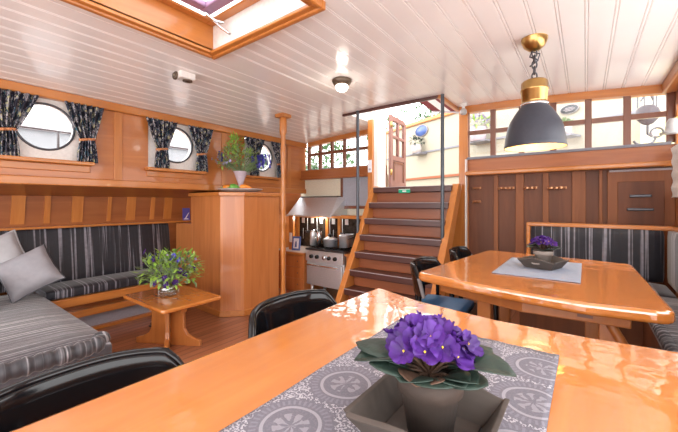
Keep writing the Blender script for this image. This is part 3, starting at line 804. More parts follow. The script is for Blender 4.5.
bouquet(gv, (.02, .03, .27), .33, .24, 520, ['leafl', 'leafl', 'leafm'], [('petal', pur, .034), ('petalb', rp((-.0, -.05, .42), (.16, .1, .05), 12), .024), ('petall', rp((.1, .05, .40), (.2, .15, .08), 12), .018)], (0, 0, .03), .065, 9)

# ------------------------------------------------------------------ galley
cs = thing('galley_cupboard', 'low wooden galley cupboard with small knobs left of the stove', 'cabinet', (-4.2, 4.5, FL))
LC(B(-4.58, 4.2, FL, -3.88, 4.82, .25), cs).build('body', M['cab'], cs, bevel=.004)
for k in range(3):
    d = LC(B(-4.58, 4.182, -.36+.2*k, -3.90, 4.2, -.17+.2*k), cs).build('drawer', M['cab'], cs, bevel=.006)
    LC(MB().lathe([(.0, 0), (.014, 0), (.02, -.02), (.0, -.028)], 10, T(-4.02, 4.182, -.265+.2*k, rx=-PI/2) @ Matrix.Scale(-1, 4, (0, 0, 1))), cs).build('knob', M['steeld'], d)
LC(B(-4.60, 4.16, .25, -3.86, 4.82, .29), cs).build('worktop_edge', M['oakX'], cs, bevel=.006)
LC(B(-4.59, 4.19, .29, -3.87, 4.82, .30), cs).build('worktop_surface', M['plate'], cs)
sv = thing('stove', 'stainless steel range stove with five knobs and oven door', 'stove', (-3.45, 4.22, FL))
LC(B(-3.84, 4.24, -.24, -3.06, 4.69, .36), sv).build('body', M['steel'], sv, bevel=.006)
LC(B(-3.85, 4.20, .355, -3.05, 4.69, .385), sv).build('hob', M['steeld'], sv, bevel=.004)
mb = MB()
for cx in (-3.65, -3.25):
    for cy in (4.36, 4.55):
        mb.lathe([(.0, .385), (.07, .385), (.06, .405), (.0, .405)], 14, T(cx, cy, 0))
        for a in range(4): mb.box(-.15, -.008, .40, .15, .008, .42, T(cx, cy, 0, rz=R(45*a)))
LC(mb, sv).build('pan_supports', M['black'], sv)
LC(B(-3.84, 4.195, .17, -3.06, 4.24, .35), sv).build('control_panel', M['steel'], sv, bevel=.008)
for k in range(5):
    x = -3.70+.125*k+(.03 if k == 2 else 0)
    LC(MB().lathe([(.0, 0), (.035 if k != 2 else .042, 0), (.03, .035), (.0, .036)], 16, T(x, 4.195, .255, rx=PI/2)), sv).build('knob', M['black'] if k != 2 else M['chrome'], sv)
dv = LC(B(-3.82, 4.20, -.22, -3.08, 4.24, .15), sv).build('oven_door', M['steel'], sv, bevel=.008)
LC(MB().tube([(-3.78, 4.165, .115), (-3.12, 4.165, .115)], .014, 10).box(-3.76, 4.165, .105, -3.74, 4.21, .125).box(-3.16, 4.165, .105, -3.14, 4.21, .125), sv).build('door_handle', M['chrome'], dv)
for x, y in ((-3.76, 4.28), (-3.14, 4.28), (-3.76, 4.62), (-3.14, 4.62)): LC(MB().lathe([(0, FL), (.028, FL), (.028, -.24), (0, -.24)], 10, T(x, y, 0)), sv).build('leg', M['steel'], sv)
hd = thing('range_hood', 'sloping stainless steel range hood above the stove', 'range hood', (-4.0, 4.6, .92))
LC(MB().hexa([(-4.50, 4.40, .925), (-3.46, 4.40, .925), (-3.46, 4.89, .925), (-4.50, 4.89, .925)], [(-4.50, 4.76, 1.26), (-3.58, 4.76, 1.26), (-3.46, 4.89, 1.26), (-4.50, 4.89, 1.26)]), hd).build('canopy', M['steel'], hd, bevel=.004)
LC(B(-4.50, 4.385, .905, -3.45, 4.42, .935), hd).build('front_lip', M['steel'], hd, bevel=.003)
LC(B(-4.50, 4.755, 1.25, -3.57, 4.89, 1.275), hd).build('top_flange', M['steeld'], hd)
rl = thing('galley_rail', 'wooden shelf rail with short posts behind the stove', 'shelf', (-3.7, 4.8, .3))
LC(B(-4.60, 4.70, .875, -2.75, 4.78, .935), rl).build('rail', M['oakX'], rl, bevel=.006)
for x in (-4.55, -3.80, -3.52, -2.8): LC(B(x-.03, 4.72, .30, x+.03, 4.77, .88), rl).build('post', M['oakZ'], rl, bevel=.004)
LC(B(-4.60, 4.84, .30, -2.75, 4.895, .90), rl).build('splashback', M['darkglass'], rl)
wc = thing('wall_cupboard', 'pale grey cupboard panel framed in brown wood under the galley windows', 'cupboard', (-3.3, 4.85, 1.06))
LC(B(-3.52, 4.84, 1.09, -2.72, 4.90, 1.60), wc).build('panel', M['greykick'], wc)
LC(MB().box(-3.56, 4.80, 1.05, -2.72, 4.88, 1.10).box(-3.56, 4.82, 1.05, -3.515, 4.88, 1.60), wc).build('frame', M['mull'], wc, bevel=.004)
dk = thing('galley_counter', 'short wooden counter between stove and stairs', 'cabinet', (-2.85, 4.5, FL))
LC(B(-3.03, 4.26, FL, -2.72, 4.69, .31), dk).build('body', M['cab'], dk); LC(B(-3.04, 4.22, .31, -2.71, 4.69, .35), dk).build('worktop', M['oakX'], dk, bevel=.006)
# pots, canisters, utensils
def pot(loc, r, h, label, mat='steel', lid=True, handle='side'):
    t = thing('cooking_pot', label, 'pot', loc, group='steel cookware by the stove')
    MB().lathe([(0, 0), (r, 0), (r*1.02, h), (r*1.06, h+.004), (r*.98, h), (r*.96, .01), (0, .01)], 22).build('body', M[mat], t)
    if lid:
        l = MB().lathe([(0, h+.03), (r*.5, h+.025), (r*1.03, h+.006), (r*1.03, h)], 22).build('lid', M[mat], t)
        MB().lathe([(0, h+.055), (.016, h+.05), (.010, h+.028)], 10).build('knob', M['black'], l)
    for s_ in (-1, 1):
        MB().tube([(s_*r, -.03, h*.75), (s_*(r+.03), -.03, h*.8), (s_*(r+.03), .03, h*.8), (s_*r, .03, h*.75)], .007, 6).build('handle', M['steeld'], t)
pot((-3.46, 4.40, .42), .115, .12, 'wide steel cooking pot with lid on the front of the stove')
pot((-3.18, 4.42, .42), .09, .19, 'tall steel stock pot at the right of the stove')
pot((-3.22, 4.56, .42), .11, .20, 'steel pot at the back right of the stove', lid=False)
pot((-3.60, 4.57, .42), .09, .12, 'small dark pot at the back left of the stove', 'steeld')
def canister(loc, r, h, label, mat):
    t = thing('canister', label, 'canister', loc, group='steel canisters left of the stove')
    MB().lathe([(0, 0), (r, 0), (r, h), (r*.9, h+.01), (0, h+.01)], 18).build('body', M[mat], t)
    l = MB().lathe([(r*.92, h+.008), (r*.92, h+.02), (r*.5, h+.035), (0, h+.036)], 18).build('lid', M['chrome'], t)
    MB().lathe([(0, h+.06), (.012, h+.055), (.008, h+.034)], 8).build('knob', M['black'], l)
canister((-3.80, 4.34, .42), .05, .22, 'steel canister nearest the blue picture, on the left of the stove', 'steel')
canister((-3.68, 4.36, .42), .045, .20, 'steel canister second from the blue picture, beside the wide pot', 'chrome')
canister((-3.95, 4.58, .30), .055, .20, 'dark canister on the worktop behind the steel canisters', 'steeld')
canister((-4.05, 4.66, .30), .05, .24, 'dark tall canister on the worktop behind the blue picture', 'steeld')
def utensil(x, label, l, kind):
    t = thing('kitchen_utensil', label, 'utensil', (x, 4.69, .87), group='utensils hanging from the galley rail')
    MB().tube([(0, 0, 0), (0, -.004, -.10), (0, 0, -l)], .006, 6).build('handle', M['steel'], t)
    if kind: MB().lathe([(0, -.05), (.03, -.04), (.045, -.01), (.045, .0), (.03, -.03), (0, -.04)], 12, T(0, 0, -l)).build('bowl', M['steeld'], t)
    else: B(-.035, -.003, -.10, .035, .003, 0).build('blade', M['steel'], t) and None
    if not kind: t.children[-1].location = (0, 0, -l)
for k, x in enumerate((-4.35, -4.24, -4.12, -4.0, -3.90, -3.70, -3.62, -3.42, -3.33)):
    utensil(x, ('round ladle' if k % 2 else 'flat spatula')+' hanging from the galley rail, '+('leftmost of nine', 'second from the left', 'third from the left', 'fourth from the left', 'fifth, left of the middle posts', 'first between the middle posts', 'second between the middle posts', 'second from the right', 'rightmost of nine')[k], .20+.04*(k % 3), k % 2)
bp = thing('picture_frame', 'small blue framed picture standing on the galley worktop', 'picture', (-4.17, 4.30, .30), R(12)); 
f_ = MB().box(-.085, -.01, 0, .085, .01, .25).build('frame', M['signblue'], bp, bevel=.006); bp.rotation_euler = (R(-8), 0, R(12))
B(-.055, -.013, .035, .055, -.009, .215).build('print', M['cardw'], bp)
MB().prism([(-.02, 0), (.02, 0), (.012, .1), (-.012, .1)], 0, .004, T(0, -.014, .06, rx=PI/2)).build('figure', M['signblue'], bp)
so = thing('wall_socket', 'white socket strip on the post left of the blue picture', 'socket', (-4.30, 4.30, .44))
B(-.03, -.01, 0, .03, .01, .17).build('plate', M['white'], so, bevel=.006)
LC(B(-4.36, 4.31, .29, -4.25, 4.36, .92), so).build('backing_post', M['oakZ'], so)

# ------------------------------------------------------------------ tables
def tabletop(pts, z0, z1, root, name='tabletop'):
    return MB().prism(pts, z0, z1).build(name, M['table'], root, bevel=.016, seg=3)
def fillet(pts, r, n=5):
    out = []
    m = len(pts)
    for i in range(m):
        p, a, b = Vector(pts[i][:2]), Vector(pts[i-1][:2]), Vector(pts[(i+1) % m][:2])
        rr = pts[i][2] if len(pts[i]) > 2 else r
        if rr == 0: out.append(tuple(p)); continue
        u, v = (a-p).normalized(), (b-p).normalized()
        s_, e = p+u*rr, p+v*rr
        for k in range(n+1):
            t = k/n; q = s_*(1-t)**2+p*2*t*(1-t)+e*t*t; out.append(tuple(q))
    return out
nt_ = thing('dining_table', 'large glossy wooden dining table in the foreground with lace runner', 'table', (-.1, .5, 0))
pts = fillet([(-.83, -.42, .05), (-.795, 1.385, .05), (-.55, 1.29, 0), (-.24, 1.240, 0), (.0, 1.245, 0), (.25, 1.275, 0), (.60, 1.36, .05), (.60, -.42, .05)], .05)
pts = [(x+.1, y-.5) for x, y in pts]
tabletop(pts, .705, .75, nt_)
MB().box(-.62, -.80, .62, .60, -.76, .70).box(-.62, .66, .62, .60, .70, .70).box(-.62, -.8, .62, -.58, .7, .70).box(.56, -.8, .62, .60, .7, .70).build('apron', M['tableleg'], nt_)
for x in (-.54, .52):
    for y in (-.70, .60): B(x-.04, y-.04, 0, x+.04, y+.04, .70).build('leg', M['tableleg'], nt_, bevel=.008)
ft = thing('dining_table', 'smaller glossy wooden dining table under the pendant lamp', 'table', (-.25, 2.35, 0))
pts = fillet([(-.79, 1.81, .05), (-.55, 1.735, 0), (-.24, 1.672, 0), (0., 1.645, 0), (.27, 1.69, .06), (.245, 2.885, .04), (-.17, 2.965, 0), (-.675, 3.02, .04)], .04)
pts = [(x+.25, y-2.35) for x, y in pts]
tabletop(pts[::-1], .70, .75, ft)
mb = MB()
ap = [(-.68+.25, 1.90-2.35), (-.24+.25, 1.765-2.35), (.15+.25, 1.79-2.35), (.14+.25, 2.80-2.35), (-.60+.25, 2.92-2.35)]
mb.prism(ap, .635, .70); mb.build('apron', M['tableleg'], ft, bevel=.006)
B(.22, -.572, .655, .275, -.56, .668).build('drawer_slot', M['mull'], ft)
for x, y in ((-.20, -.38), (.33, -.42), (-.24, .42), (.28, .35)): B(x-.035, y-.035, 0, x+.035, y+.035, .64).build('leg', M['tableleg'], ft, bevel=.006)
mb = MB().tube([(.33, -.46, .63), (.40, -.47, .50), (.43, -.47, .36)], .02, 8); mb.build('bracket', M['tableleg'], ft)

r1 = MB()
def cloth_sheet(x0, y0, x1, y1, z, name, mat, label, fringe=False, skew=0):
    mb = MB(); P = []
    n = 40
    for i in range(n+1):
        P.append([(x0+(x1-x0)*i/n+skew*(j/n), y0+(y1-y0)*j/n+.0015*math.sin(i*2.1), z+.0008*math.sin(i*.9+j*.7)) for j in range(n+1)])
    mb.grid(P); o = mb.build(name, mat, None, solid=.003)
    return tag(o, label, 'table runner')
cloth_sheet(-.508, -.42, -.055, 1.03, .7535, 'table_runner', M['runner'], 'grey patterned lace runner with round medallions on the near table')
t = cloth_sheet(-.43, 2.03, -.02, 2.69, .7535, 'table_runner', M['runner2'], 'pale blue grey cloth runner on the far table under the small violet')

def tray(loc, rz, label):
    t = thing('wooden_tray', label, 'tray', loc, rz, 'weathered wooden plant trays')
    b, r, h, hh = .068, .100, .052, .066
    B(-b, -b, 0, b, b, .007).build('base', M['traywood'], t)
    for s_ in (-1, 1):
        # plain flared side
        MB().hexa([(s_*b, -b, 0), (s_*b, b, 0), (s_*(b+.008), b, 0), (s_*(b+.008), -b, 0)], [(s_*r, -r, h), (s_*r, r, h), (s_*(r+.009), r, h), (s_*(r+.009), -r, h)]).build('side', M['traywood'], t, bevel=.002)
        # handle side, higher in the middle
        mb = MB(); P1, P2 = [], []
        for k in range(13):
            u = -1+2*k/12; top = h+(hh-h)*math.cos(u*PI/2)**2-.004*abs(u)
            xr = b+(r-b)*(top/h)
            P1.append([(u*(b+(r+.004-b)*q), s_*(b+(r-b)*q*(top/h)), q*top) for q in (0, .5, 1)])
        mb.grid(P1, smooth=False); mb.build('handle_side', M['traywood'], t, solid=.010, bevel=.003)
        y = s_*(b+.62*(r-b)+.0062)
        mb = MB().tube([(-.022, y, .036), (-.012, y+s_*.0005, .031), (.012, y+s_*.0005, .031), (.022, y, .036)], .0052, 8); mb.build('handle_slot', M['stone'], t)
    return t
def violet(loc, s, seed, label, nfl, nleaf, potmat, spread=1.):
    rr = random.Random(seed)
    t = thing('potted_violet', label, 'plant', loc, group='potted purple violets')
    MB().lathe([(.0, 0), (.036*s, 0), (.046*s, .066*s), (.052*s, .068*s), (.0545*s, .094*s), (.052*s, .095*s), (.048*s, .08*s), (.0, .078*s)], 32).build('pot', M[potmat], t)
    MB().lathe([(.0, .088*s), (.03*s, .087*s), (.0485*s, .082*s)], 20).build('soil', M['soil'], t)
    for k in range(nleaf):
        a = 2*PI*k/nleaf*1.0+rr.uniform(-.25, .25)
        lay = k % 2
        fr_ = math.cos(a-(-1.19))            # towards the open side of the tray
        if fr_ > .55: lay = 0
        d = Vector((math.cos(a), math.sin(a), 0)); sd = Vector((-d.y, d.x, 0))
        l = (.095 if lay else .068)*s*spread*rr.uniform(.9, 1.15)*(.72 if fr_ > .55 else 1); w = .033*s*spread*rr.uniform(.9, 1.15)
        z0 = (.098+.016*lay)*s; r0 = .030*s; tilt = rr.uniform(.10, .24) if lay else rr.uniform(.25, .5)
        P = []
        for i in range(9):
            q = i/8
            ww = w*math.sin(PI*min(1, q*.93+.06))**.65*(1 if q < .97 else .35)
            zz = z0+l*(tilt*q*1.2-.28*q*q+.06*q)
            P.append([Vector((0, 0, zz))+d*(r0+l*q)+sd*ww*v+Vector((0, 0, .22*ww*abs(v)**1.5*(1 if k % 3 else -.6)-.05*ww*(v == 0))) for v in (-1, -.66, -.33, 0, .33, .66, 1)])
        f = MB().grid(P).build('leaf', M['leaf2' if k % 8 == 6 else 'leaf'], t, solid=.0012)
        MB().tube([(0, 0, .085*s), Vector((0, 0, z0))+d*r0*.7, P[3][3]-Vector((0, 0, .0015))], .0022*s, 6, cap=False).build('leaf_stalk', M['leaf2'], f)
    for k in range(nfl):
        g = k*2.39996; q = math.sqrt((k+.5)/nfl)
        p = Vector((math.cos(g)*q*.058*s, math.sin(g)*q*.058*s, (.136+.030*(1-q*q)+rr.uniform(-.006, .006))*s))
        d = Vector((p.x*6/s, p.y*6/s, .42))+Vector((rr.uniform(-.25, .25), rr.uniform(-.25, .25), 0))
        mb = MB(); bloom(mb, p, d, .0225*s, 6, .5)
        f = mb.build('flower', M['petal'], t, sub=1)
        MB().lathe([(0, -.003*s), (.002*s, 0), (0, .002*s)], 8, Matrix.Translation(p+d.normalized()*.004*s)).build('flower_center', M['yellow'], f)
        MB().tube([(0, 0, .09*s), p*.6+Vector((0, 0, .04*s)), p], .0016*s, 5, cap=False).build('flower_stalk', M['leaf2'], f)
    return t
tray((-.214, .542, .756), 0, 'grey brown wooden tray on the lace runner of the near table')
violet((-.214, .546, .764), 1.05, 4, 'large purple violet in clay pot in the foreground tray', 30, 18, 'terra')
tray((-.21, 2.37, .756), R(-18), 'small wooden tray with handle hole on the far table')
violet((-.21, 2.38, .764), 1.0, 8, 'small purple violet in grey pot on the far table', 28, 11, 'stone', .8)

# ------------------------------------------------------------------ chairs
def chair(label, loc, rz):
    """low tub chair, faces +x in its own frame"""
    t = thing('tub_chair', label, 'chair', loc, rz, 'black lacquered tub chairs at the tables')
    def band(z0, z1, r0, rise=0., n=28, a0=100, dx=0):
        P = []
        for k in range(n+1):
            u = -1+2*k/n; a = PI+R(a0)*u
            x = -.14+.11*abs(u)**2.8; y = -.24*u
            e = max(0, (abs(u)-.84)/.16)
            zt_ = z1-.012*abs(u)**2-.06*e**1.5*(1 if z1 > .6 else 0)
            lean = .03
            P.append([Vector((x-lean*q+dx, y*(1+.03*q), z0+(zt_-z0)*q)) for q in (0, .25, .5, .75, 1)])
        return MB().grid(P), P
    mb, P = band(.54, .735, .2)
    bk = mb.build('backrest', M['black'], t, solid=.028, bevel=.008)
    MB().tube([p[-1]+Vector((0, 0, .002)) for p in P], .012, 8).build('top_edge', M['black'], bk)
    for idx in (0, -1): MB().tube([P[idx][q] for q in range(5)], .013, 8).build('end_edge', M['rim'], bk)
    mb, P2 = band(.40, .455, .2, a0=88)
    mb.build('seat_rim', M['black'], t, solid=.03, bevel=.006)
    MB().prism(roundrect(-.17, -.235, .26, .235, .09), .39, .43).build('seat_frame', M['black'], t, bevel=.01)
    softbox(-.15, -.205, .415, .20, .205, .455, .02, puff=.010).build('seat_cushion', M['blue'], t)
    for sx, sy in ((.21, .19), (.21, -.19), (-.13, .17), (-.13, -.17)):
        top = .40
        MB().tube([(sx*1.08, sy*1.08, 0), (sx, sy, top)], [.016, .022], 10).build('leg', M['black'], t)
    for u in (-.85, -.3, .3, .85):
        x = -.14+.11*abs(u)**2.8; MB().tube([(x, -.24*u, .43), (x, -.24*u, .56)], .013, 8).build('back_spindle', M['black'], t)
    return t
c0 = chair('black tub chair at the left of the near table, nearer the stairs', (-.90, 1.01, 0), 0)
def dupc(label, loc, rz):
    c = copy_tree(c0); c.location = loc; c.rotation_euler = (0, 0, rz); c['label'] = label; return c
dupc('black tub chair in the lower left corner at the near table', (-.86, .25, 0), 0)
dupc('black tub chair at the near left corner of the far table', (-.82, 2.27, 0), R(4))
dupc('black tub chair behind the left far corner of the far table', (-.80, 3.03, 0), R(4))

# ------------------------------------------------------------------ bench
bn = thing('corner_bench', 'built-in corner bench in dark striped velvet behind the far table', 'bench', (.1, 3.8, 0))
LC(MB().box(-.50, 3.52, 0, .62, 4.08, .33).box(.36, 1.0, 0, .68, 3.52, .33), bn).build('base', M['dark'], bn, bevel=.004)
LC(softbox(-.48, 3.48, .33, .56, 4.02, .45, .035, puff=.012), bn).build('seat_cushion', M['velvX'], bn)
LC(softbox(.33, 1.0, .33, .60, 3.48, .45, .035, puff=.012), bn).build('seat_cushion', M['velvR'], bn)
LC(softbox(-.47, 4.02, .44, .555, 4.09, .915, .03, puff=0), bn).build('back_cushion', M['velvX'], bn)
LC(softbox(.565, 1.0, .44, .64, 4.06, .915, .03, puff=0), bn).build('back_cushion', M['velvR'], bn)
LC(MB().box(-.51, 4.03, .905, .68, 4.12, .945).box(-.51, 4.03, .0, -.472, 4.12, .91).box(.60, 1.0, .905, .69, 4.12, .945), bn).build('frame', M['oakX'], bn, bevel=.01)
rows = []
for k in range(200):
    y = 1.6+1.88*k/199; r = .028+.008*abs(math.sin(y/.05*PI))
    rows.append([(.345+r*math.cos(t_), y, .425+r*math.sin(t_)) for t_ in [2*PI*q/10 for q in range(10)]])
LC(MB().grid(rows, close=True), bn).build('ruched_border', M['velvR'], bn)

# hook racks
def rack(x, z, n, w, label, y=4.545):
    t = thing('hook_rack', label, 'hook rack', (x, y, z), group='copper coat hook racks on the far wall')
    B(-w/2, -.01, -.014, w/2, .015, .014).build('back_plate', M['copper'], t, bevel=.005)
    for k in range(n):
        q = -w/2+w*(k+.5)/n
        MB().tube([(q, -.01, 0), (q, -.03, -.012), (q, -.05, -.012), (q, -.055, .006)], [.013, .010, .011, .016], 8).build('hook', M['copper'], t)
rack(-.795, 1.336, 4, .19, 'copper rack of hooks, left of the three on the far wall', 4.55)
rack(-.535, 1.332, 3, .15, 'copper rack of three hooks, middle one on the far wall', 4.55)
rack(-.265, 1.325, 4, .19, 'copper rack of hooks, right of the three on the far wall', 4.53)
rack(-1.14, 1.345, 3, .10, 'small brass hook row beside the stair post, upper one', 4.55)
rack(-1.14, 1.17, 3, .10, 'small brass hook row beside the stair post, lower one', 4.55)

# ------------------------------------------------------------------ lamps
lx, ly = -.31, 2.88
pn = thing('pendant_lamp', 'dark grey dome pendant lamp with brass neck above the far table', 'lamp', (lx, ly, 1.565))
MB().lathe([(.204, 0), (.207, .006), (.202, .03), (.200, .06), (.188, .135), (.176, .175), (.160, .21), (.14, .245), (.118, .28), (.085, .32)], 40).build('lamp_shade', M['shade'], pn)
MB().lathe([(.201, .002), (.197, .03), (.194, .06), (.182, .135), (.170, .172), (.154, .205), (.134, .24), (.112, .272), (.0, .31)], 40).build('shade_lining', M['shadein'], pn)
MB().lathe([(.0, .32), (.082, .32), (.084, .34), (.080, .345), (.086, .35), (.088, .425), (.094, .43), (.094, .44), (.089, .445), (.089, .49), (.076, .505), (.0, .51)], 36).build('neck', M['brass'], pn)
MB().lathe([(.07, .315), (.094, .315), (.094, .332), (.07, .332)], 30).build('collar', M['chrome'], pn)
zc = cz(lx)-1.565
MB().lathe([(.0, zc-.095), (.035, zc-.09), (.07, zc-.06), (.088, zc-.02), (.09, zc)], 28).build('canopy', M['brass'], pn)
mb = MB(); z = .52; k = 0
while z < zc-.095:
    pts = [(.017*math.cos(a), 0, .030*math.sin(a)) for a in [2*PI*q/14 for q in range(15)]]
    mb.tube(pts, .0055, 6, T(0, 0, z+.02, rz=(PI/2)*(k % 2)+.4), cap=False); z += .043; k += 1
mb.tube([(-.03, 0, .62), (.02, .02, .66), (.035, 0, .70), (-.02, 0, .73), (-.03, -.01, .69), (.02, .0, .66)], .006, 6)
mb.build('chain', M['steeld'], pn)
MB().lathe([(0, .04), (.03, .05), (.045, .09), (.03, .14), (.02, .20), (0, .21)], 16).build('bulb', M['bulb'], pn)
cl_ = thing('ceiling_light', 'round bronze ceiling light with lit white glass near the stairs', 'lamp', (-2.05, 2.80, cz(-2.05)))
MB().lathe([(.0, 0), (.10, 0), (.105, -.015), (.085, -.05), (.06, -.06)], 30).build('base', M['bronze'], cl_)
MB().lathe([(.062, -.055), (.068, -.075), (.055, -.105), (.03, -.12), (0, -.124)], 26).build('glass_dome', M['dome'], cl_)
sp = thing('spot_fixture', 'small white twin spotlight box on the white ceiling', 'lamp', (-3.16, 1.70, cz(-3.16)+.004))
B(-.06, -.075, -.065, .075, .075, 0).build('housing', M['white'], sp, bevel=.01)
MB().lathe([(.0, 0), (.022, 0), (.022, .01), (.042, .012), (.042, -.004), (.0, -.004)], 20, T(-.02, -.078, -.035, rx=PI/2)).build('spot_ring', M['bronze'], sp)
MB().lathe([(.0, 0), (.022, 0), (.022, .01), (.045, .012), (.045, -.004), (.0, -.004)], 20, T(.02, .02, -.066, rx=PI)).build('spot_ring', M['bronze'], sp)
s2 = thing('spotlight', 'small clear spotlight at the ceiling above the stair post', 'lamp', (-1.27, 4.40, cz(-1.27)))
MB().lathe([(.0, 0), (.05, 0), (.045, -.02), (.02, -.03), (.018, -.06)], 20).build('base', M['white'], s2)
MB().lathe([(.018, -.055), (.04, -.08), (.045, -.11), (.03, -.135), (.0, -.14)], 20).build('glass_shade', M['lampgrey'], s2)
wlp = thing('wall_lamp', 'grey glass wall lamp at the right edge beside the last window', 'lamp', (.655, 4.36, 1.81))
wlp.scale = (.8, .8, .8)
MB().lathe([(.0, .17), (.035, .165), (.06, .12), (.068, .05), (.075, .02), (.115, .005), (.115, -.005), (.0, -.005)], 26).build('shade', M['lampgrey'], wlp)
MB().tube([(0, 0, .15), (.03, 0, .18), (.07, 0, .18)], .012, 8).build('arm', M['brass'], wlp)
lc = thing('lace_curtain', 'white lace curtain edge hanging at the right border beside the window', 'curtain', (.665, 4.15, 1.20))
P = []
for i in range(21):
    P.append([(.015*math.sin(j*1.3)+.006*math.sin(i*1.2), (-.28+.56*j/40)*(1-.12*math.sin(PI*i/20)), .47*i/20) for j in range(41)])
MB().grid(P).build('cloth', M['lacew'], lc, solid=.003)
MB().tube([(0, -.62, .475), (0, .29, .475)], .008, 8).build('rod', M['brass'], lc)
nc = thing('paper_note', 'small white notice on the post left of the open door', 'notice', (-2.655, 4.352, 1.62))
B(-.033, -.004, 0, .033, .004, .19).build('sheet', M['cardw'], nc); B(-.018, -.006, .03, .018, -.003, .06).build('print', M['greykick'], nc)

# ------------------------------------------------------------------ outside
struct(MB().box(-6.2, 4.98, 1.30, 1.5, 8.9, 1.372).box(-2.6, 4.60, 1.30, -1.36, 4.98, 1.372).build('floor_deck', M['deck']))
D = Vector((1.26, -.58, 0)).normalized(); NV = Vector((-D.y, D.x, 0))   # deckhouse wall direction, away from the camera
P0 = Vector((-2.55, 7.85, 1.37))
rzw = math.atan2(D.y, D.x)
dh = thing('deckhouse', 'cream painted deckhouse wall with orange top rail seen through the open door', 'deckhouse', P0, rzw)
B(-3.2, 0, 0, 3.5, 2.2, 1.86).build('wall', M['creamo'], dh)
B(-3.25, -.05, 1.86, 3.52, 2.25, 1.96).build('top_rail', M['oakX'], dh, bevel=.02)
B(-3.22, -.03, 1.075, 3.5, 0, 1.115).build('grey_band', M['darkline'], dh)
B(-3.22, -.04, .40, 2.2, 0, .455).build('lower_rail', M['riser'], dh)
def onwall(x, y): # distance along the wall
    return (Vector((x, y, 0))-Vector((P0.x, P0.y, 0))).dot(D)
def oval(x, y, z, a, b, mat, label, lined=True):
    t = thing('oval_sign', label, 'sign', (P0+D*onwall(x, y)+Vector((0, 0, z-1.37)))-NV*.02, rzw)
    MB().lathe([(0, 0), (1, 0), (1, .012), (0, .012)], 36, T(rx=PI/2) @ Matrix.Diagonal((a, b, 1, 1))).build('plate', M[mat], t)
    mb = MB().lathe([(.93, .0), (1., .0), (1., .016), (.93, .016)], 36, T(rx=PI/2) @ Matrix.Diagonal((a, b, 1, 1))); mb.build('border', M['nosing'], t)
    if lined:
        mb = MB()
        for k, w in ((.30, .4), (0, .6), (-.30, .4)): mb.box(-w*a, -.018, k*b-.004, w*a, -.010, k*b+.004)
        mb.build('lettering', M['nosing'], t)
oval(-3.44, 8.26, 3.04, .235, .15, 'signblue', 'blue oval sign on the cream deckhouse behind the open door', False)
oval(-.21, 6.77, 2.72, .145, .075, 'ovalgrey', 'grey oval sign on the cream deckhouse seen through the starboard window')
def deckpot(x, y, z, s, label, leafm, r, pm):
    loc = Vector((x, y, z))
    t = thing('planter', label, 'planter', loc, rzw)
    MB().lathe([(0, 0), (.13*s, 0), (.15*s, .24*s), (.135*s, .24*s), (.12*s, .2*s), (0, .19*s)], 20).build('pot', M[pm], t)
    bouquet(t, (0, 0, .32*s), r, r*.7, 70, leafm, [], (0, 0, .2*s), .09*s, 3)
    B(-.2*s, -.08, -.03, .2*s, .22, 0).build('bracket', M['darkline'], t)
deckpot(-3.51, 8.08, 2.44, .9, 'pale planter with dark plant on the deckhouse ledge below the blue oval sign', ['leaf'], .17, 'plate')
deckpot(-1.80, 7.26, 2.44, 1.15, 'planter with yellow green plant seen through the left starboard pane', ['leafl', 'petall'], .22, 'lilacvase')
deckpot(-.26, 6.52, 2.26, .6, 'small pale planter below the grey oval sign', ['leafm'], .07, 'plate')
hs = thing('hoist_block', 'grey hoist block with hook and ring hanging outside the last window', 'hoist', (.59, 5.35, 1.87))
for x in (-.09, -.03, .05, .08): MB().tube([(x, 0, .42), (x*.9, 0, .95)], .007, 6).build('rope', M['steeld'], hs)
MB().tube([(-.06, 0, .50), (0, 0, .62), (.05, 0, .5)], .012, 6).tube([(-.06, 0, .6), (0, 0, .72), (.05, 0, .6)], .012, 6).build('shackle', M['steeld'], hs)
MB().lathe([(0, .20), (.05, .22), (.11, .29), (.12, .33), (.10, .40), (.06, .44), (0, .45)], 20, Matrix.Diagonal((1, .5, 1, 1))).build('block', M['blockp'], hs)
MB().tube([(.08+.055*math.cos(a), 0, .11+.055*math.sin(a)) for a in [2*PI*q/16 for q in range(17)]], .011, 6).build('ring', M['steeld'], hs)
MB().tube([(0, 0, .2), (0, 0, .1)]+[(-.03+.1*math.cos(a), 0, .06+.09*math.sin(a)) for a in [-.2-2.6*q/8 for q in range(9)]], .013, 8).build('hook', M['steeld'], hs)
sl = thing('canvas_cover', 'pale yellow canvas boom cover slanting outside the last window', 'canvas', (.72, 5.6, 1.5))
MB().hexa([(-.35, -.1, .1), (1.2, -.1, .1), (1.2, .1, .1), (-.35, .1, .1)], [(.25, -.05, .95), (1.2, -.05, 1.2), (1.2, .05, 1.2), (.25, .05, .95)]).build('cloth', M['sail'], sl, bevel=.04)
MB().tube([(-.3, 0, .15), (.3, 0, 1.0)], .02, 8).build('seam_rope', M['nosing'], sl)
aw = thing('awning', 'red and white striped awning above the open companionway', 'awning', (-2.3, 6.2, 3.0), R(-14))
for k in range(5):
    q0 = [(-.45+.22*k, -.35, .32-.05*k), (-.23+.22*k, -.35, .27-.05*k), (-.19+.22*k, .45, .03-.05*k), (-.41+.22*k, .45, .08-.05*k)]
    MB().hexa(q0, [(x, y, z+.012) for x, y, z in q0]).build('stripe', M['awnred' if k % 2 == 0 else 'cardw'], aw)
MB().tube([(-.41, .45, .07), (.70, .45, -.20)], .018, 8).build('pole', M['nosing'], aw)
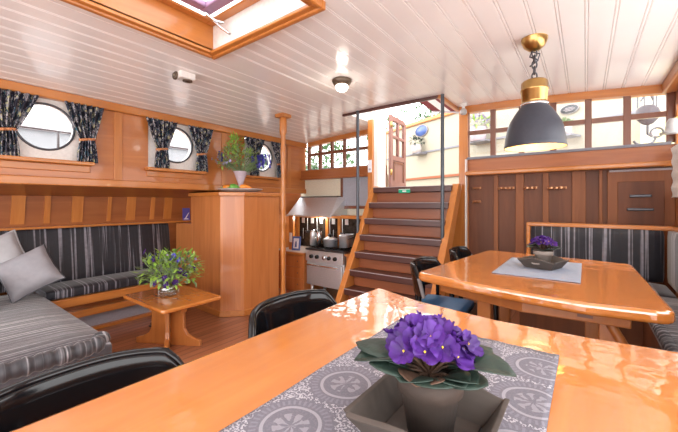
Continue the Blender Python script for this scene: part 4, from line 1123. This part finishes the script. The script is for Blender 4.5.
def tree(name, x, y, z, r, n, seed, label, ls=.2):
    t = thing(name, label, 'tree', (x, y, z), group='trees beyond the deckhouse'); rr = random.Random(seed)
    mb = MB()
    for k in range(n):
        th = rr.uniform(0, 2*PI); ph = math.acos(rr.uniform(-1, 1)); q = rr.uniform(.55, 1)
        d = Vector((math.sin(ph)*math.cos(th), math.sin(ph)*math.sin(th), math.cos(ph)))
        p = Vector((0, 0, r*1.3))+d*r*q*(1+.25*math.sin(3*th+seed)*math.sin(2*ph))
        leafquad(mb, p, d+Vector((rr.uniform(-1, 1), rr.uniform(-1, 1), rr.uniform(-1, 1))), ls*rr.uniform(.6, 1.4), ls*.55)
    mb.build('crown', M['tree'], t)
    MB().tube([(0, 0, -2.5), (0, 0, 0), (0, 0, r*1.2)], [.2, .17, .08], 8).build('trunk', M['bark'], t)
tree('tree', -8.6, 16.5, 2.2, 1.7, 1100, 1, 'green leafy tree above the open door, farther left')
tree('tree', -4.5, 13.4, 2.7, 1.25, 1100, 2, 'green leafy tree beside the red awning')
tree('tree', -9.4, 12.0, .8, 1.45, 1100, 3, 'green tree outside the galley windows, right of three')
tree('tree', -12.4, 12.6, .8, 1.6, 1100, 4, 'green tree outside the galley windows, middle of three')
tree('tree', -12.6, 9.2, .6, 1.5, 1100, 5, 'green tree outside the galley windows, left of three')
g = struct(B(-60, -30, -1.3, -6.2, 60, -1.25).build('floor_water', M['water']))
bk = thing('far_quay', 'pale grey far quay across the water outside the portholes', 'quay', (-24, 8, -1.25))
B(-1, -60, 0, 1, 60, 6.2).build('quay_wall', M['bank'], bk); B(-1.2, -60, 6.2, 1.2, 60, 6.45).build('coping', M['nosing'], bk)
rlg = thing('deck_railing', 'thin dark railing along the side deck outside the portholes', 'railing', (-5.2, 2, 1.35))
MB().tube([(0, -5, .68), (0, 3.4, .68)], .012, 8).build('top_wire', M['steeld'], rlg)
MB().box(-.04, -5, .30, .04, 3.4, .335).build('toe_rail', M['oakY'], rlg)
for y in (-3, -.8, .7-1.9, 3.0): MB().tube([(0, y, 0), (0, y, .68)], .014, 8).build('stanchion', M['steeld'], rlg)

# ------------------------------------------------------------------ light
w = bpy.data.worlds.new('world'); SC.world = w; w.use_nodes = True
bg = w.node_tree.nodes['Background']; bg.inputs[0].default_value = (1., .985, .985, 1); bg.inputs[1].default_value = 2.6
def portal(name, loc, rot, sx, sy):
    l = bpy.data.lights.new(name, 'AREA'); l.shape = 'RECTANGLE'; l.size = sx; l.size_y = sy; l.cycles.is_portal = True
    o = bpy.data.objects.new(name, l); COL.objects.link(o); o.location = loc; o.rotation_euler = rot
portal('portal_rear', (-2.4, YB-.03, 1.05), (PI/2, 0, PI), 6.3, 2.5)
portal('portal_added_opening', (-1.95, -1.75, 2.5), (0, 0, 0), 1.2, 1.65)  # sampling portal for the unseen ceiling opening added to bring in light
portal('portal_skylight', (-1.95, .92, 2.73), (0, 0, 0), 1.1, 1.35)
portal('portal_right', (.755, -1., 1.27), (PI/2, 0, PI/2), 4.2, 1.65)
portal('portal_right_window', (.755, 3.0, 1.68), (PI/2, 0, PI/2), 3.0, .85)
portal('portal_starboard', (-.3, 4.62, 2.05), (PI/2, 0, 0), 2.0, .62)
portal('portal_door', (-2.0, 4.25, 2.45), (R(35), 0, 0), 1.2, 1.1)
portal('portal_galley', (-3.7, 4.98, 2.05), (PI/2, 0, 0), 1.5, .55)
def point(name, loc, e, col, r=.05):
    l = bpy.data.lights.new(name, 'POINT'); l.energy = e; l.color = col; l.shadow_soft_size = r
    o = bpy.data.objects.new(name, l); COL.objects.link(o); o.location = loc
point('pendant_bulb_light', (lx, ly, 1.60), 3, (1, .76, .42), .04)
point('ceiling_dome_light', (-2.05, 2.80, 2.22), 1.2, (1, .9, .78), .06)

point('galley_fill_light', (-3.95, 4.62, .87), 4, (1, .9, .75), .04)  # added lamp below the hood, brightens the galley
vs_ = SC.view_settings
vs_.view_transform = 'Standard'; vs_.look = 'None'; vs_.gamma = 1; vs_.use_curve_mapping = False; vs_.exposure = 1.18
SC.cycles.use_denoising = True
SC.cycles.max_bounces = 10; SC.cycles.diffuse_bounces = 6; SC.cycles.transparent_max_bounces = 16
SC.cycles.sample_clamp_indirect = 8
